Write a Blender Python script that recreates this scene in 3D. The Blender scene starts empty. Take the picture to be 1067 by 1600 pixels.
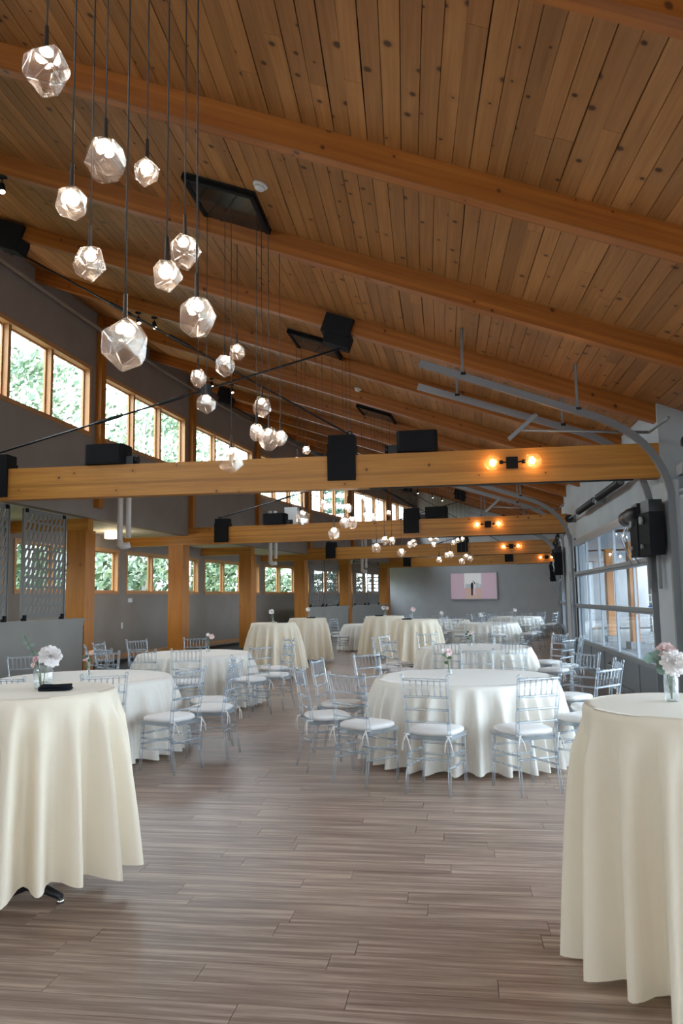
import bpy, bmesh, math, random
from mathutils import Vector, Matrix, Euler
from math import sin, cos, radians, pi, sqrt, atan2, hypot, floor

sc = bpy.context.scene
col = sc.collection
random.seed(7)

# ------------------------------------------------------------------ camera
EYE = 1.54
PITCH, ROLL = radians(6.26), radians(0.84)
r0 = Vector((1, 0, 0)); fw = Vector((0, cos(PITCH), sin(PITCH))); u0 = Vector((0, -sin(PITCH), cos(PITCH)))
rr = r0 * cos(ROLL) - u0 * sin(ROLL); uu = u0 * cos(ROLL) + r0 * sin(ROLL)
cd = bpy.data.cameras.new('camera'); cam = bpy.data.objects.new('camera', cd); col.objects.link(cam)
cam.matrix_world = Matrix(((rr.x, uu.x, -fw.x, 0), (rr.y, uu.y, -fw.y, 0), (rr.z, uu.z, -fw.z, EYE), (0, 0, 0, 1)))
cd.sensor_fit = 'VERTICAL'; cd.sensor_height = 36; cd.sensor_width = 24; cd.lens = 1230 / 1600 * 36
cd.clip_start = 0.05; cd.clip_end = 400
sc.camera = cam

# ------------------------------------------------------------------ world, exposure
SKY_COLOR, SKY_STRENGTH = (0.80, 0.90, 1.0), 6.0
w = bpy.data.worlds.new('overcast_sky'); sc.world = w; w.use_nodes = True
bg = w.node_tree.nodes['Background']; bg.inputs[0].default_value = (*SKY_COLOR, 1); bg.inputs[1].default_value = SKY_STRENGTH
vs = sc.view_settings; vs.view_transform = 'Standard'; vs.look = 'None'; vs.gamma = 1; vs.exposure = 1.2
try: vs.use_curve_mapping = False
except Exception: pass
cy = sc.cycles
cy.max_bounces = 10; cy.diffuse_bounces = 5; cy.glossy_bounces = 4; cy.transmission_bounces = 8; cy.transparent_max_bounces = 24
cy.caustics_reflective = False; cy.caustics_refractive = False; cy.sample_clamp_indirect = 6.0; cy.blur_glossy = 0.5
cy.use_denoising = True
WINDOW_WATTS, DOOR_WATTS = 1.0, 1.0

# ------------------------------------------------------------------ plan: a fan of bays about a far centre
CX, CY = 91.376, -2.403
TH1, BAY = 8.098, 5.651            # degrees: first tie beam, one full bay
RPOST, RCLER, ROUT = 98.56, 98.25, 100.2
def pol(r, th, z=0.0):
    t = radians(th); return Vector((CX - r * cos(t), CY + r * sin(t), z))
def polrt(p): return hypot(p[0] - CX, p[1] - CY), math.degrees(atan2(p[1] - CY, CX - p[0]))
def raft(r): return 3.671 + 0.3607 * (r - 88)       # underside of the rafters
BOARD_UP = 0.24
def deck(r): return raft(r) + BOARD_UP
def TIE(k): return TH1 + BAY * k                    # tie beam angle
def HALF(k): return TH1 + BAY / 2 * k               # post angle
FAR_TH = 27.3
BACK_TH = -6.5
# right wall corner points, one bay each
DIRS = {-1: -2.9, 0: 2.75, 1: 8.4, 2: 14.05, 3: 19.7, 4: 25.3}
LEN = 8.62
WP = {1: Vector((4.07, 9.97, 0))}
def dirv(k): return Vector((sin(radians(DIRS[k])), cos(radians(DIRS[k])), 0))
def nrm(k): d = dirv(k); return Vector((d.y, -d.x, 0))   # to the outside (right)
for k in (2, 3, 4): WP[k] = WP[k - 1] + dirv(k - 1) * LEN
WP[5] = WP[4] + dirv(4) * LEN
for k in (0, -1): WP[k] = WP[k + 1] - dirv(k) * LEN
def wall_r(k, u, out=0.0, z=0.0): 
    p = WP[k] + dirv(k) * u + nrm(k) * out; p.z = z; return p

# ------------------------------------------------------------------ materials
MAT = {}
def mat(name, base=(0.8, 0.8, 0.8), rough=0.5, metal=0.0, spec=0.5, emit=None, es=0.0, sheen=0.0):
    m = bpy.data.materials.new(name); m.use_nodes = True
    b = m.node_tree.nodes['Principled BSDF']
    b.inputs['Base Color'].default_value = (*base, 1); b.inputs['Roughness'].default_value = rough
    b.inputs['Metallic'].default_value = metal; b.inputs['Specular IOR Level'].default_value = spec
    if emit: b.inputs['Emission Color'].default_value = (*emit, 1); b.inputs['Emission Strength'].default_value = es
    if sheen: b.inputs['Sheen Weight'].default_value = sheen
    MAT[name] = m; return m
class NT:
    def __init__(s, m): s.t = m.node_tree; s.b = s.t.nodes.get('Principled BSDF'); s.out = s.t.nodes.get('Material Output')
    def n(s, typ, **kw):
        nd = s.t.nodes.new('ShaderNode' + typ)
        for k, v in kw.items(): setattr(nd, k, v)
        return nd
    def l(s, a, b): s.t.links.new(a, b)
    def math(s, op, a, b=None, c=None):
        nd = s.n('Math', operation=op)
        for i, v in enumerate((a, b, c)):
            if v is None: continue
            if isinstance(v, (int, float)): nd.inputs[i].default_value = v
            else: s.l(v, nd.inputs[i])
        return nd.outputs[0]
    def mix(s, fac, a, b, blend='MIX'):
        nd = s.n('MixRGB', blend_type=blend)
        for i, v in enumerate((fac, a, b)):
            if isinstance(v, (int, float)): nd.inputs[i].default_value = v
            elif isinstance(v, tuple): nd.inputs[i].default_value = (*v, 1)
            else: s.l(v, nd.inputs[i])
        return nd.outputs[0]
    def ramp(s, fac, stops):
        nd = s.n('ValToRGB'); e = nd.color_ramp.elements
        while len(e) < len(stops): e.new(0.5)
        for el, (p, c) in zip(e, stops): el.position = p; el.color = (*c, 1)
        s.l(fac, nd.inputs[0]); return nd.outputs[0]
    def uvscale(s, sx, sy, sz=1.0):
        uv = s.n('UVMap'); mp = s.n('Mapping'); mp.inputs['Scale'].default_value = (sx, sy, sz); s.l(uv.outputs[0], mp.inputs[0]); return mp.outputs[0]
    def noise(s, vec, scale=1.0, detail=3.0, rough=0.5):
        nd = s.n('TexNoise'); nd.inputs['Scale'].default_value = scale; nd.inputs['Detail'].default_value = detail; nd.inputs['Roughness'].default_value = rough
        if vec is not None: s.l(vec, nd.inputs['Vector'])
        return nd.outputs[0]
    def tone(s): return s.n('Attribute', attribute_name='tone').outputs['Fac']
    def bump(s, h, st=0.2, d=0.01):
        nd = s.n('Bump'); nd.inputs['Strength'].default_value = st; nd.inputs['Distance'].default_value = d; s.l(h, nd.inputs['Height']); s.l(nd.outputs[0], s.b.inputs['Normal'])

def wood(name, dark, light, knot, rough=0.45, knots=0.62, kscale=4.0, lam=0.0, tonevar=0.35, spec=0.4, ksize=1.0):
    m = mat(name, light, rough, spec=spec); t = NT(m)
    g = t.noise(t.uvscale(1.2, 34), 1.0, 4, 0.6)
    g2 = t.noise(t.uvscale(0.7, 7), 1.0, 3, 0.5)
    f = t.math('ADD', t.math('MULTIPLY', g, 0.55), t.math('MULTIPLY', g2, 0.45))
    c = t.ramp(f, [(0.32, dark), (0.66, light)])
    tn = t.tone()
    c = t.mix(1.0, c, t.ramp(tn, [(0.0, (1 - tonevar,) * 3), (1.0, (1 + tonevar * 0.45,) * 3)]), 'MULTIPLY')
    if lam:
        uv = t.n('UVMap'); sx = t.n('SeparateXYZ'); t.l(uv.outputs[0], sx.inputs[0])
        row = t.math('FLOOR', t.math('DIVIDE', sx.outputs[1], lam))
        wn = t.n('TexWhiteNoise', noise_dimensions='1D'); t.l(row, wn.inputs['W'])
        c = t.mix(1.0, c, t.ramp(wn.outputs[0], [(0, (0.80, 0.77, 0.74)), (1, (1.10, 1.10, 1.08))]), 'MULTIPLY')
    vo = t.n('TexVoronoi', voronoi_dimensions='2D'); vo.inputs['Scale'].default_value = kscale; t.l(t.uvscale(1, 1), vo.inputs['Vector'])
    sep = t.n('SeparateColor'); t.l(vo.outputs['Color'], sep.inputs[0])
    on = t.math('GREATER_THAN', sep.outputs[0], knots)
    size = t.math('MULTIPLY_ADD', sep.outputs[1], 0.06 * ksize, 0.022 * ksize)
    k1 = t.math('MULTIPLY', on, t.math('SUBTRACT', 1.0, t.math('SMOOTH_MIN', t.math('DIVIDE', vo.outputs['Distance'], size), 1.0, 0.3)))
    halo = t.math('MULTIPLY', on, t.math('MAXIMUM', 0.0, t.math('SUBTRACT', 1.0, t.math('DIVIDE', vo.outputs['Distance'], 0.26))))
    c = t.mix(t.math('MULTIPLY', halo, 0.55), c, dark)
    kk = t.math('MINIMUM', 1.0, t.math('MULTIPLY', t.math('MAXIMUM', k1, 0.0), 2.2))
    c = t.mix(t.math('MULTIPLY', kk, 0.9), c, knot)
    t.l(c, t.b.inputs['Base Color']); t.bump(g, 0.05, 0.004)
    return m
wood('pine_board', (0.33, 0.132, 0.035), (0.53, 0.25, 0.083), (0.045, 0.014, 0.005), 0.46, knots=0.52, kscale=3.6, ksize=1.7, tonevar=0.24)
wood('glulam', (0.43, 0.165, 0.026), (0.62, 0.285, 0.055), (0.08, 0.025, 0.006), 0.38, knots=0.7, kscale=3.4, ksize=1.1, lam=0.045, tonevar=0.1)
wood('glulam_rafter', (0.32, 0.095, 0.015), (0.46, 0.165, 0.032), (0.07, 0.02, 0.005), 0.38, knots=0.6, kscale=3.4, ksize=1.5, lam=0.045, tonevar=0.1)
wood('fir_post', (0.36, 0.12, 0.015), (0.52, 0.205, 0.03), (0.10, 0.03, 0.008), 0.4, knots=0.8, kscale=2.5, tonevar=0.1)
wood('window_wood', (0.42, 0.19, 0.07), (0.60, 0.33, 0.14), (0.2, 0.08, 0.03), 0.45, knots=0.95, tonevar=0.1)
wood('white_oak', (0.42, 0.30, 0.18), (0.62, 0.48, 0.30), (0.3, 0.2, 0.1), 0.45, knots=0.97, tonevar=0.1)

m = mat('vinyl_plank', (0.2, 0.15, 0.12), 0.36, spec=0.45); t = NT(m)
g = t.noise(t.uvscale(1.3, 38), 1.0, 5, 0.7); g2 = t.noise(t.uvscale(0.8, 14), 1.0, 3, 0.55)
f = t.math('ADD', t.math('MULTIPLY', g, 0.62), t.math('MULTIPLY', g2, 0.38))
c = t.ramp(f, [(0.37, (0.155, 0.098, 0.074)), (0.49, (0.285, 0.200, 0.157)), (0.60, (0.50, 0.385, 0.315))])
c = t.mix(1.0, c, t.ramp(t.tone(), [(0, (0.91, 0.90, 0.89)), (1, (1.08, 1.08, 1.08))]), 'MULTIPLY')
t.l(c, t.b.inputs['Base Color'])
t.l(t.math('MULTIPLY_ADD', g, 0.14, 0.26), t.b.inputs['Roughness']); t.bump(g, 0.10, 0.002)

def paint(name, c, rough=0.75, var=0.08):
    m = mat(name, c, rough, spec=0.3); t = NT(m)
    tc = t.n('TexCoord'); n = t.noise(tc.outputs['Object'], 1.3, 3)
    t.l(t.mix(1.0, c, t.ramp(n, [(0.3, (1 - var,) * 3), (0.7, (1 + var * 0.5,) * 3)]), 'MULTIPLY'), t.b.inputs['Base Color'])
    n2 = t.noise(tc.outputs['Object'], 90, 2); t.bump(n2, 0.05, 0.002); return m
paint('warm_grey_paint', (0.295, 0.258, 0.228)); paint('pale_grey_paint', (0.50, 0.53, 0.55)); paint('cool_lit_grey', (0.54, 0.55, 0.565))  # the far wall's grey has the cool daylight mixed into its colour
paint('halfwall_paint', (0.30, 0.29, 0.265)); paint('soffit_paint', (0.58, 0.58, 0.55)); paint('roof_deck', (0.03, 0.02, 0.015))
mat('rough_black', (0.012, 0.012, 0.013), 0.95); mat('black_steel', (0.012, 0.012, 0.014), 0.42, spec=0.4); mat('matte_black', (0.010, 0.010, 0.012), 0.75, spec=0.2)
mat('black_gloss', (0.012, 0.014, 0.013), 0.12); mat('galvanised', (0.30, 0.31, 0.32), 0.45, 0.7); mat('aluminium', (0.24, 0.265, 0.29), 0.45, 0.4)
mat('door_panel_grey', (0.20, 0.22, 0.235), 0.5, 0.15); mat('dark_gasket', (0.02, 0.022, 0.025), 0.6); mat('white_plastic', (0.75, 0.75, 0.73), 0.4); mat('white_pipe', (0.88, 0.87, 0.84), 0.35)
mat('screen_grey', (0.20, 0.195, 0.185), 0.5, 0.2); mat('chrome', (0.6, 0.6, 0.6), 0.2, 1.0); mat('cord_grey', (0.05, 0.045, 0.042), 0.5)
def cloth(name, c):
    m = mat(name, c, 0.62, spec=0.45, sheen=0.25); t = NT(m)
    tr = t.n('BsdfTranslucent'); tr.inputs[0].default_value = (c[0], c[1] * 0.96, c[2] * 0.85, 1)
    mx = t.n('MixShader'); mx.inputs[0].default_value = 0.12; t.l(t.b.outputs[0], mx.inputs[1]); t.l(tr.outputs[0], mx.inputs[2]); t.l(mx.outputs[0], t.out.inputs[0])
    tc = t.n('TexCoord'); t.bump(t.noise(tc.outputs['Object'], 420, 2), 0.04, 0.001)
    return m
cloth('ivory_cloth', (0.88, 0.79, 0.63)); cloth('cream_cloth', (0.88, 0.845, 0.77)); cloth('white_pad', (0.86, 0.84, 0.82)); mat('navy_cloth', (0.010, 0.011, 0.016), 0.9, spec=0.12)

def glassmat(name, tint, ref=1.0, ior=1.5, rough=0.0):
    m = mat(name); t = NT(m); t.t.nodes.remove(t.b)
    tr = t.n('BsdfTransparent'); tr.inputs[0].default_value = (*tint, 1); gl = t.n('BsdfGlossy'); gl.inputs['Roughness'].default_value = rough
    lw = t.n('LayerWeight'); lw.inputs[0].default_value = 0.5; fr = t.math('MULTIPLY_ADD', t.math('POWER', lw.outputs['Facing'], 4.5), 0.80, 0.06)
    mx = t.n('MixShader'); t.l(t.math('MINIMUM', 1.0, t.math('MULTIPLY', fr, ref)), mx.inputs[0]); t.l(tr.outputs[0], mx.inputs[1]); t.l(gl.outputs[0], mx.inputs[2]); t.l(mx.outputs[0], t.out.inputs[0])
    return m
glassmat('window_glass', (0.93, 0.97, 0.96)); glassmat('door_glass', (0.86, 0.93, 0.97))
# clear acrylic: see-through in the middle of a rod, cloudy blue-grey towards its edges
m = mat('acrylic'); t = NT(m); t.t.nodes.remove(t.b)
tr = t.n('BsdfTransparent'); tr.inputs[0].default_value = (0.95, 0.97, 0.985, 1)
df = t.n('BsdfDiffuse'); df.inputs[0].default_value = (0.50, 0.59, 0.68, 1); gl = t.n('BsdfGlossy'); gl.inputs['Roughness'].default_value = 0.08
lw = t.n('LayerWeight'); lw.inputs[0].default_value = 0.45
body = t.n('MixShader'); body.inputs[0].default_value = 0.45; t.l(df.outputs[0], body.inputs[1]); t.l(gl.outputs[0], body.inputs[2])
mx = t.n('MixShader'); t.l(t.math('MULTIPLY_ADD', lw.outputs['Facing'], 0.85, 0.05), mx.inputs[0]); t.l(tr.outputs[0], mx.inputs[1]); t.l(body.outputs[0], mx.inputs[2]); t.l(mx.outputs[0], t.out.inputs[0])
# chunky cast glass of the pendants
m = mat('cast_glass'); t = NT(m); t.t.nodes.remove(t.b)
tc = t.n('TexCoord'); nz = t.noise(tc.outputs['Object'], 26, 3, 0.6)
bp = t.n('Bump'); bp.inputs['Strength'].default_value = 0.16; bp.inputs['Distance'].default_value = 0.02; t.l(nz, bp.inputs['Height'])
gs = t.n('BsdfGlass'); gs.inputs['IOR'].default_value = 1.42; gs.inputs['Roughness'].default_value = 0.02; t.l(bp.outputs[0], gs.inputs['Normal'])
tr = t.n('BsdfTransparent'); tr.inputs[0].default_value = (1, 0.98, 0.96, 1); tl = t.n('BsdfTranslucent'); tl.inputs[0].default_value = (1, 0.86, 0.78, 1)
m1 = t.n('MixShader'); m1.inputs[0].default_value = 0.30; t.l(tr.outputs[0], m1.inputs[1]); t.l(gs.outputs[0], m1.inputs[2])
m2 = t.n('MixShader'); t.l(t.math('MULTIPLY_ADD', t.math('POWER', nz, 3.0), 0.16, 0.012), m2.inputs[0]); t.l(m1.outputs[0], m2.inputs[1]); t.l(tl.outputs[0], m2.inputs[2]); t.l(m2.outputs[0], t.out.inputs[0])
m = mat('edge_glint'); t = NT(m); t.t.nodes.remove(t.b)
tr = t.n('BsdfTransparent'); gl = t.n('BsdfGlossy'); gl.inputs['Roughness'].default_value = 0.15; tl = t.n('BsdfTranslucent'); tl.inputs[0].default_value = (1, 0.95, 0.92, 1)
m1 = t.n('MixShader'); m1.inputs[0].default_value = 0.5; t.l(gl.outputs[0], m1.inputs[1]); t.l(tl.outputs[0], m1.inputs[2]); m2 = t.n('MixShader'); m2.inputs[0].default_value = 0.32; t.l(tr.outputs[0], m2.inputs[1]); t.l(m1.outputs[0], m2.inputs[2]); t.l(m2.outputs[0], t.out.inputs[0])  # whiter mix on the facet bevels imitates bright glints along the edges
m = mat('vase_glass'); t = NT(m); t.t.nodes.remove(t.b)
tr = t.n('BsdfTransparent'); tr.inputs[0].default_value = (0.97, 0.99, 0.99, 1); gl = t.n('BsdfGlossy'); gl.inputs['Roughness'].default_value = 0.05; df = t.n('BsdfDiffuse'); df.inputs[0].default_value = (0.8, 0.84, 0.86, 1); lw = t.n('LayerWeight'); lw.inputs[0].default_value = 0.4
m1 = t.n('MixShader'); m1.inputs[0].default_value = 0.5; t.l(gl.outputs[0], m1.inputs[1]); t.l(df.outputs[0], m1.inputs[2]); m2 = t.n('MixShader'); t.l(t.math('MULTIPLY_ADD', lw.outputs['Facing'], 0.6, 0.10), m2.inputs[0]); t.l(tr.outputs[0], m2.inputs[1]); t.l(m1.outputs[0], m2.inputs[2]); t.l(m2.outputs[0], t.out.inputs[0])
mat('lamp_glow', (1, 0.9, 0.8), 0.5, emit=(1.0, 0.78, 0.58), es=4); mat('sconce_glow', (1, 0.8, 0.5), 0.5, emit=(1.0, 0.58, 0.24), es=2.2)
mat('shade_glow', (1, 0.9, 0.75), 0.5, emit=(1.0, 0.80, 0.52), es=4)
mat('petal_white', (0.86, 0.82, 0.80), 0.7, sheen=0.2); mat('petal_pink', (0.78, 0.48, 0.50), 0.7, sheen=0.2); mat('petal_blush', (0.84, 0.66, 0.64), 0.7, sheen=0.2); mat('petal_peach', (0.80, 0.58, 0.42), 0.7)
mat('flower_heart', (0.72, 0.6, 0.38), 0.8); mat('stem_green', (0.10, 0.16, 0.06), 0.6); mat('eucalyptus', (0.16, 0.24, 0.19), 0.6); mat('leaf_dark', (0.05, 0.10, 0.04), 0.6)
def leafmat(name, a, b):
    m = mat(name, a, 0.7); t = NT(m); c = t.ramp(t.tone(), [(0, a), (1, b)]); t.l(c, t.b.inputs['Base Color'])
leafmat('tree_leaf', (0.12, 0.20, 0.13), (0.30, 0.38, 0.24)); leafmat('conifer_leaf', (0.05, 0.11, 0.08), (0.13, 0.22, 0.16)); leafmat('shrub_leaf', (0.02, 0.06, 0.03), (0.12, 0.17, 0.07))  # tree leaves paled for haze, shrubs darkened for shade under the trees
mat('bark', (0.12, 0.09, 0.07), 0.9); mat('birch_bark', (0.55, 0.55, 0.52), 0.8); mat('forest_soil', (0.10, 0.13, 0.05), 0.95); mat('patio_concrete', (0.24, 0.25, 0.255), 0.8)
mat('blue_canvas', (0.02, 0.12, 0.55), 0.7); mat('siding', (0.33, 0.36, 0.38), 0.7); mat('white_siding', (0.72, 0.74, 0.74), 0.7)
m = mat('field_stone', (0.4, 0.4, 0.38), 0.85); t = NT(m)
wn = t.ramp(t.tone(), [(0, (0.22, 0.22, 0.22)), (1, (0.55, 0.53, 0.49))]); t.l(wn, t.b.inputs['Base Color'])
for nm, c in (('print_pink', (0.62, 0.46, 0.54)), ('print_white', (0.80, 0.80, 0.80)), ('print_sand', (0.66, 0.47, 0.42)), ('print_mist', (0.50, 0.58, 0.60)), ('print_black', (0.01, 0.012, 0.02)), ('print_dress', (0.75, 0.62, 0.66)), ('print_skin', (0.5, 0.3, 0.25))):
    mat(nm, c, 0.4, emit=c, es=0.12)
mat('silver_frame', (0.6, 0.6, 0.62), 0.3, 0.6)

# ------------------------------------------------------------------ mesh building
class MB:
    def __init__(s): s.v = []; s.f = []; s.uv = []; s.tn = []; s.mi = []; s.sm = []; s.m = 0; s.tone = 0.5; s.smooth = False
    def face(s, idx, uv=None):
        s.f.append(idx); s.uv.append(uv or [(0, 0)] * len(idx)); s.tn.append(s.tone); s.mi.append(s.m); s.sm.append(s.smooth)
    def hexa(s, p, uo=None, vo=None):
        """p: 8 points, index i + 2j + 4k; i runs along the length."""
        b = len(s.v); s.v += [tuple(q) for q in p]
        uo = random.uniform(0, 50) if uo is None else uo; vo = random.uniform(0, 50) if vo is None else vo
        P = [Vector(q) for q in p]
        L = (P[1] - P[0]).length; W = (P[2] - P[0]).length; Hh = (P[4] - P[0]).length
        def q(a, bb, c, d, uvs): s.face([b + a, b + bb, b + c, b + d], [(uo + x, vo + y) for x, y in uvs])
        q(0, 2, 3, 1, [(0, 0), (0, W), (L, W), (L, 0)])
        q(4, 5, 7, 6, [(0, W + Hh), (L, W + Hh), (L, 2 * W + Hh), (0, 2 * W + Hh)])
        q(0, 1, 5, 4, [(0, 0), (L, 0), (L, -Hh), (0, -Hh)])
        q(2, 6, 7, 3, [(0, W), (0, W + Hh), (L, W + Hh), (L, W)])
        q(0, 4, 6, 2, [(0, 0), (Hh, 0), (Hh, W), (0, W)])
        q(1, 3, 7, 5, [(0, 0), (0, W), (Hh, W), (Hh, 0)])
    def box(s, c, sz, M=None, ax=0, taper=None):
        hx, hy, hz = sz[0] / 2, sz[1] / 2, sz[2] / 2; pts = []
        for k in (-1, 1):
            for j in (-1, 1):
                for i in (-1, 1):
                    d = [0, 0, 0]; o = {0: (0, 1, 2), 1: (1, 0, 2), 2: (2, 0, 1)}[ax]
                    d[o[0]] = i * (hx, hy, hz)[o[0]]; d[o[1]] = j * (hx, hy, hz)[o[1]]; d[o[2]] = k * (hx, hy, hz)[o[2]]
                    v = Vector(d)
                    if M is not None: v = M @ v
                    pts.append(v + Vector(c))
        s.hexa(pts)
    def tube(s, pts, rad, n=8, cap=True):
        pts = [Vector(p) for p in pts]; rads = rad if isinstance(rad, (list, tuple)) else [rad] * len(pts)
        base = len(s.v); N = len(pts); ref = None; sv = s.smooth; s.smooth = True; L = 0
        for i, p in enumerate(pts):
            d = (pts[min(i + 1, N - 1)] - pts[max(i - 1, 0)]).normalized()
            if ref is None: ref = d.orthogonal().normalized()
            ref = (ref - d * ref.dot(d)); ref = ref.normalized() if ref.length > 1e-6 else d.orthogonal().normalized()
            o = d.cross(ref)
            for k in range(n):
                a = 2 * pi * k / n; s.v.append(tuple(p + (ref * cos(a) + o * sin(a)) * rads[i]))
        for i in range(N - 1):
            l = (pts[i + 1] - pts[i]).length
            for k in range(n):
                k2 = (k + 1) % n
                s.face([base + i * n + k, base + i * n + k2, base + (i + 1) * n + k2, base + (i + 1) * n + k], [(L, k / n), (L, (k + 1) / n), (L + l, (k + 1) / n), (L + l, k / n)])
            L += l
        s.smooth = False
        if cap:
            s.face([base + k for k in reversed(range(n))]); s.face([base + (N - 1) * n + k for k in range(n)])
        s.smooth = sv
    def lathe(s, prof, n=24, c=(0, 0, 0), smooth=True):
        b = len(s.v); sv = s.smooth; s.smooth = smooth
        for r, z in prof:
            for k in range(n): s.v.append((c[0] + r * cos(2 * pi * k / n), c[1] + r * sin(2 * pi * k / n), c[2] + z))
        for i in range(len(prof) - 1):
            for k in range(n):
                k2 = (k + 1) % n; s.face([b + i * n + k, b + i * n + k2, b + (i + 1) * n + k2, b + (i + 1) * n + k])
        s.smooth = False
        if prof[0][0] > 1e-4: s.face([b + k for k in reversed(range(n))])
        if prof[-1][0] > 1e-4: s.face([b + (len(prof) - 1) * n + k for k in range(n)])
        s.smooth = sv
    def quad(s, a, b, c, d):
        i = len(s.v); s.v += [tuple(a), tuple(b), tuple(c), tuple(d)]; s.face([i, i + 1, i + 2, i + 3], [(0, 0), (1, 0), (1, 1), (0, 1)])
    def poly(s, pts):
        i = len(s.v); s.v += [tuple(p) for p in pts]; s.face(list(range(i, i + len(pts))))
    def mesh(s, name, mats):
        me = bpy.data.meshes.new(name); me.from_pydata(s.v, [], s.f)
        for x in (mats if isinstance(mats, (list, tuple)) else [mats]): me.materials.append(MAT[x])
        ul = me.uv_layers.new(name='UVMap'); at = me.attributes.new('tone', 'FLOAT', 'FACE')
        flat = [c for u in s.uv for p in u for c in p]; ul.data.foreach_set('uv', flat); at.data.foreach_set('value', s.tn)
        me.polygons.foreach_set('material_index', s.mi); me.polygons.foreach_set('use_smooth', s.sm); me.update(); return me
    def build(s, name, mats, parent=None, **kw):
        return link(name, s.mesh(name, mats), parent, **kw)
def link(name, me, parent=None, loc=None, rot=None, kind=None, label=None):
    o = bpy.data.objects.new(name, me); col.objects.link(o)
    if parent is not None: o.parent = parent
    if loc is not None: o.location = loc
    if rot is not None: o.rotation_euler = rot
    if kind: o['kind'] = kind
    if label: o['label'] = label
    return o
def tag(o, label, cat, group=None):
    o['label'] = label; o['category'] = cat
    if group: o['group'] = group
    return o
def thing(name, label, cat, loc=(0, 0, 0), rz=0.0, group=None):
    o = bpy.data.objects.new(name, None); o.empty_display_size = 0.1; col.objects.link(o); o.location = loc; o.rotation_euler = (0, 0, rz)
    return tag(o, label, cat, group)
def struct(name, mb, m, parent=None, **kw):
    o = mb.build(name, m, parent, **kw)
    if parent is None: o['kind'] = 'structure'
    return o
def rootstruct(name, loc=(0, 0, 0)):
    o = bpy.data.objects.new(name, None); col.objects.link(o); o.location = loc; o['kind'] = 'structure'; return o
def copy_tree(o, parent=None):
    c = o.copy(); col.objects.link(c)
    if parent is not None: c.parent = parent
    for ch in KIDS.get(o.name, []): copy_tree(ch, c)
    return c
KIDS = {}
def freeze(o):
    ks = [x for x in ALL() if x.parent == o]; KIDS[o.name] = ks
    for k in ks: freeze(k)
def ALL(): return list(col.objects)
def polbox(mb, ra, rb, ta, tb, za, zb, along='th'):
    """Wedge of the fan; length runs along the arc ('th') or along the radius ('r')."""
    P = {}
    for i, r in enumerate((ra, rb)):
        for j, th in enumerate((ta, tb)):
            for k, z in enumerate((za, zb)): P[i, j, k] = pol(r, th, z)
    if along == 'th': pts = [P[i, j, k] for k in (0, 1) for i in (1, 0) for j in (0, 1)]
    else: pts = [P[i, j, k] for k in (0, 1) for j in (0, 1) for i in (0, 1)]
    mb.hexa(pts)
def radial_beam(mb, th, ra, rb, za, zb, width, z_ra=None, z_rb=None):
    """Bar along a radius, constant width; za, zb bottom and top (or sloping with functions)."""
    t = radians(th); tang = Vector((sin(t), cos(t), 0)) * (width / 2)
    pts = []
    for k in (0, 1):
        for sgn in (-1, 1):
            for r in (ra, rb):
                z = (za, zb)[k]; z = z(r) if callable(z) else z
                pts.append(pol(r, th, z) + tang * sgn)
    mb.hexa(pts)
def rot_to(d, up=Vector((0, 0, 1))):
    """Matrix whose x axis is d."""
    x = Vector(d).normalized(); y = up.cross(x).normalized(); z = x.cross(y)
    return Matrix((x, y, z)).transposed()

# ================================================================== SETTING
# ---- floor: every vinyl plank its own piece near the camera
floor_obj = rootstruct('floor')
mb = MB(); 
mb.poly([pol(86.5, BACK_TH, -0.03), pol(101.5, BACK_TH, -0.03), pol(101.5, 10, -0.03), pol(101.5, 20, -0.03), pol(101.5, 29, -0.03), pol(86.5, 29, -0.03)][::-1])
mb.build('subfloor', 'matte_black', floor_obj)
A1 = radians(TH1); e1 = Vector((cos(A1), -sin(A1), 0)); e2 = Vector((sin(A1), cos(A1), 0))
PW, PL = 0.152, 1.22
def in_room(p):
    r, th = polrt(p)
    if not (BACK_TH < th < FAR_TH + 0.6) or r > 98.3: return False
    for k in (-1, 0, 1, 2, 3, 4):
        q = p - WP[k]; u = q.dot(dirv(k))
        if -0.2 <= u <= LEN + 0.2 and q.dot(nrm(k)) > 0.35: return False
    return r > 86
cand = []
for i in range(-70, 290):
    off = random.uniform(0, PL)
    for j in range(-14, 24):
        c = e2 * (i * PW) + e1 * (j * PL + off)
        if in_room(c): cand.append((c, random.random()))
def plank(mb, c, tone):
    mb.tone = tone; g = 0.0005; ch = 0.0008; pts = []
    for z, ins in ((-0.02, 0), (0.0, ch)):
        for b in (-1, 1):
            for a in (-1, 1): pts.append(c + e1 * a * (PL / 2 - g - ins) + e2 * b * (PW / 2 - g - ins) + Vector((0, 0, z)))
    mb.hexa(pts)
near = sorted([q for q in cand if q[0].y > 2.6 and abs(q[0].x) < 0.62 + 0.47 * q[0].y], key=lambda q: q[0].length)[:298]
ids = {id(q) for q in near}; rest = MB()
for q in cand:
    if id(q) in ids:
        mb = MB(); plank(mb, q[0], q[1]); mb.build('plank', 'vinyl_plank', floor_obj)
    else: plank(rest, q[0], q[1])
rest.build('far_planks', 'vinyl_plank', floor_obj, kind='stuff')
mb = MB()
for k in range(-5, 7): polbox(mb, 97.9, ROUT, TH1 + BAY / 2 * k, min(FAR_TH, TH1 + BAY / 2 * (k + 1)), -0.02, 0.004)
mb.build('aisle_black_strip', 'rough_black', floor_obj)  # near-black strip along the aisle floor and the foot of the posts

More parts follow.
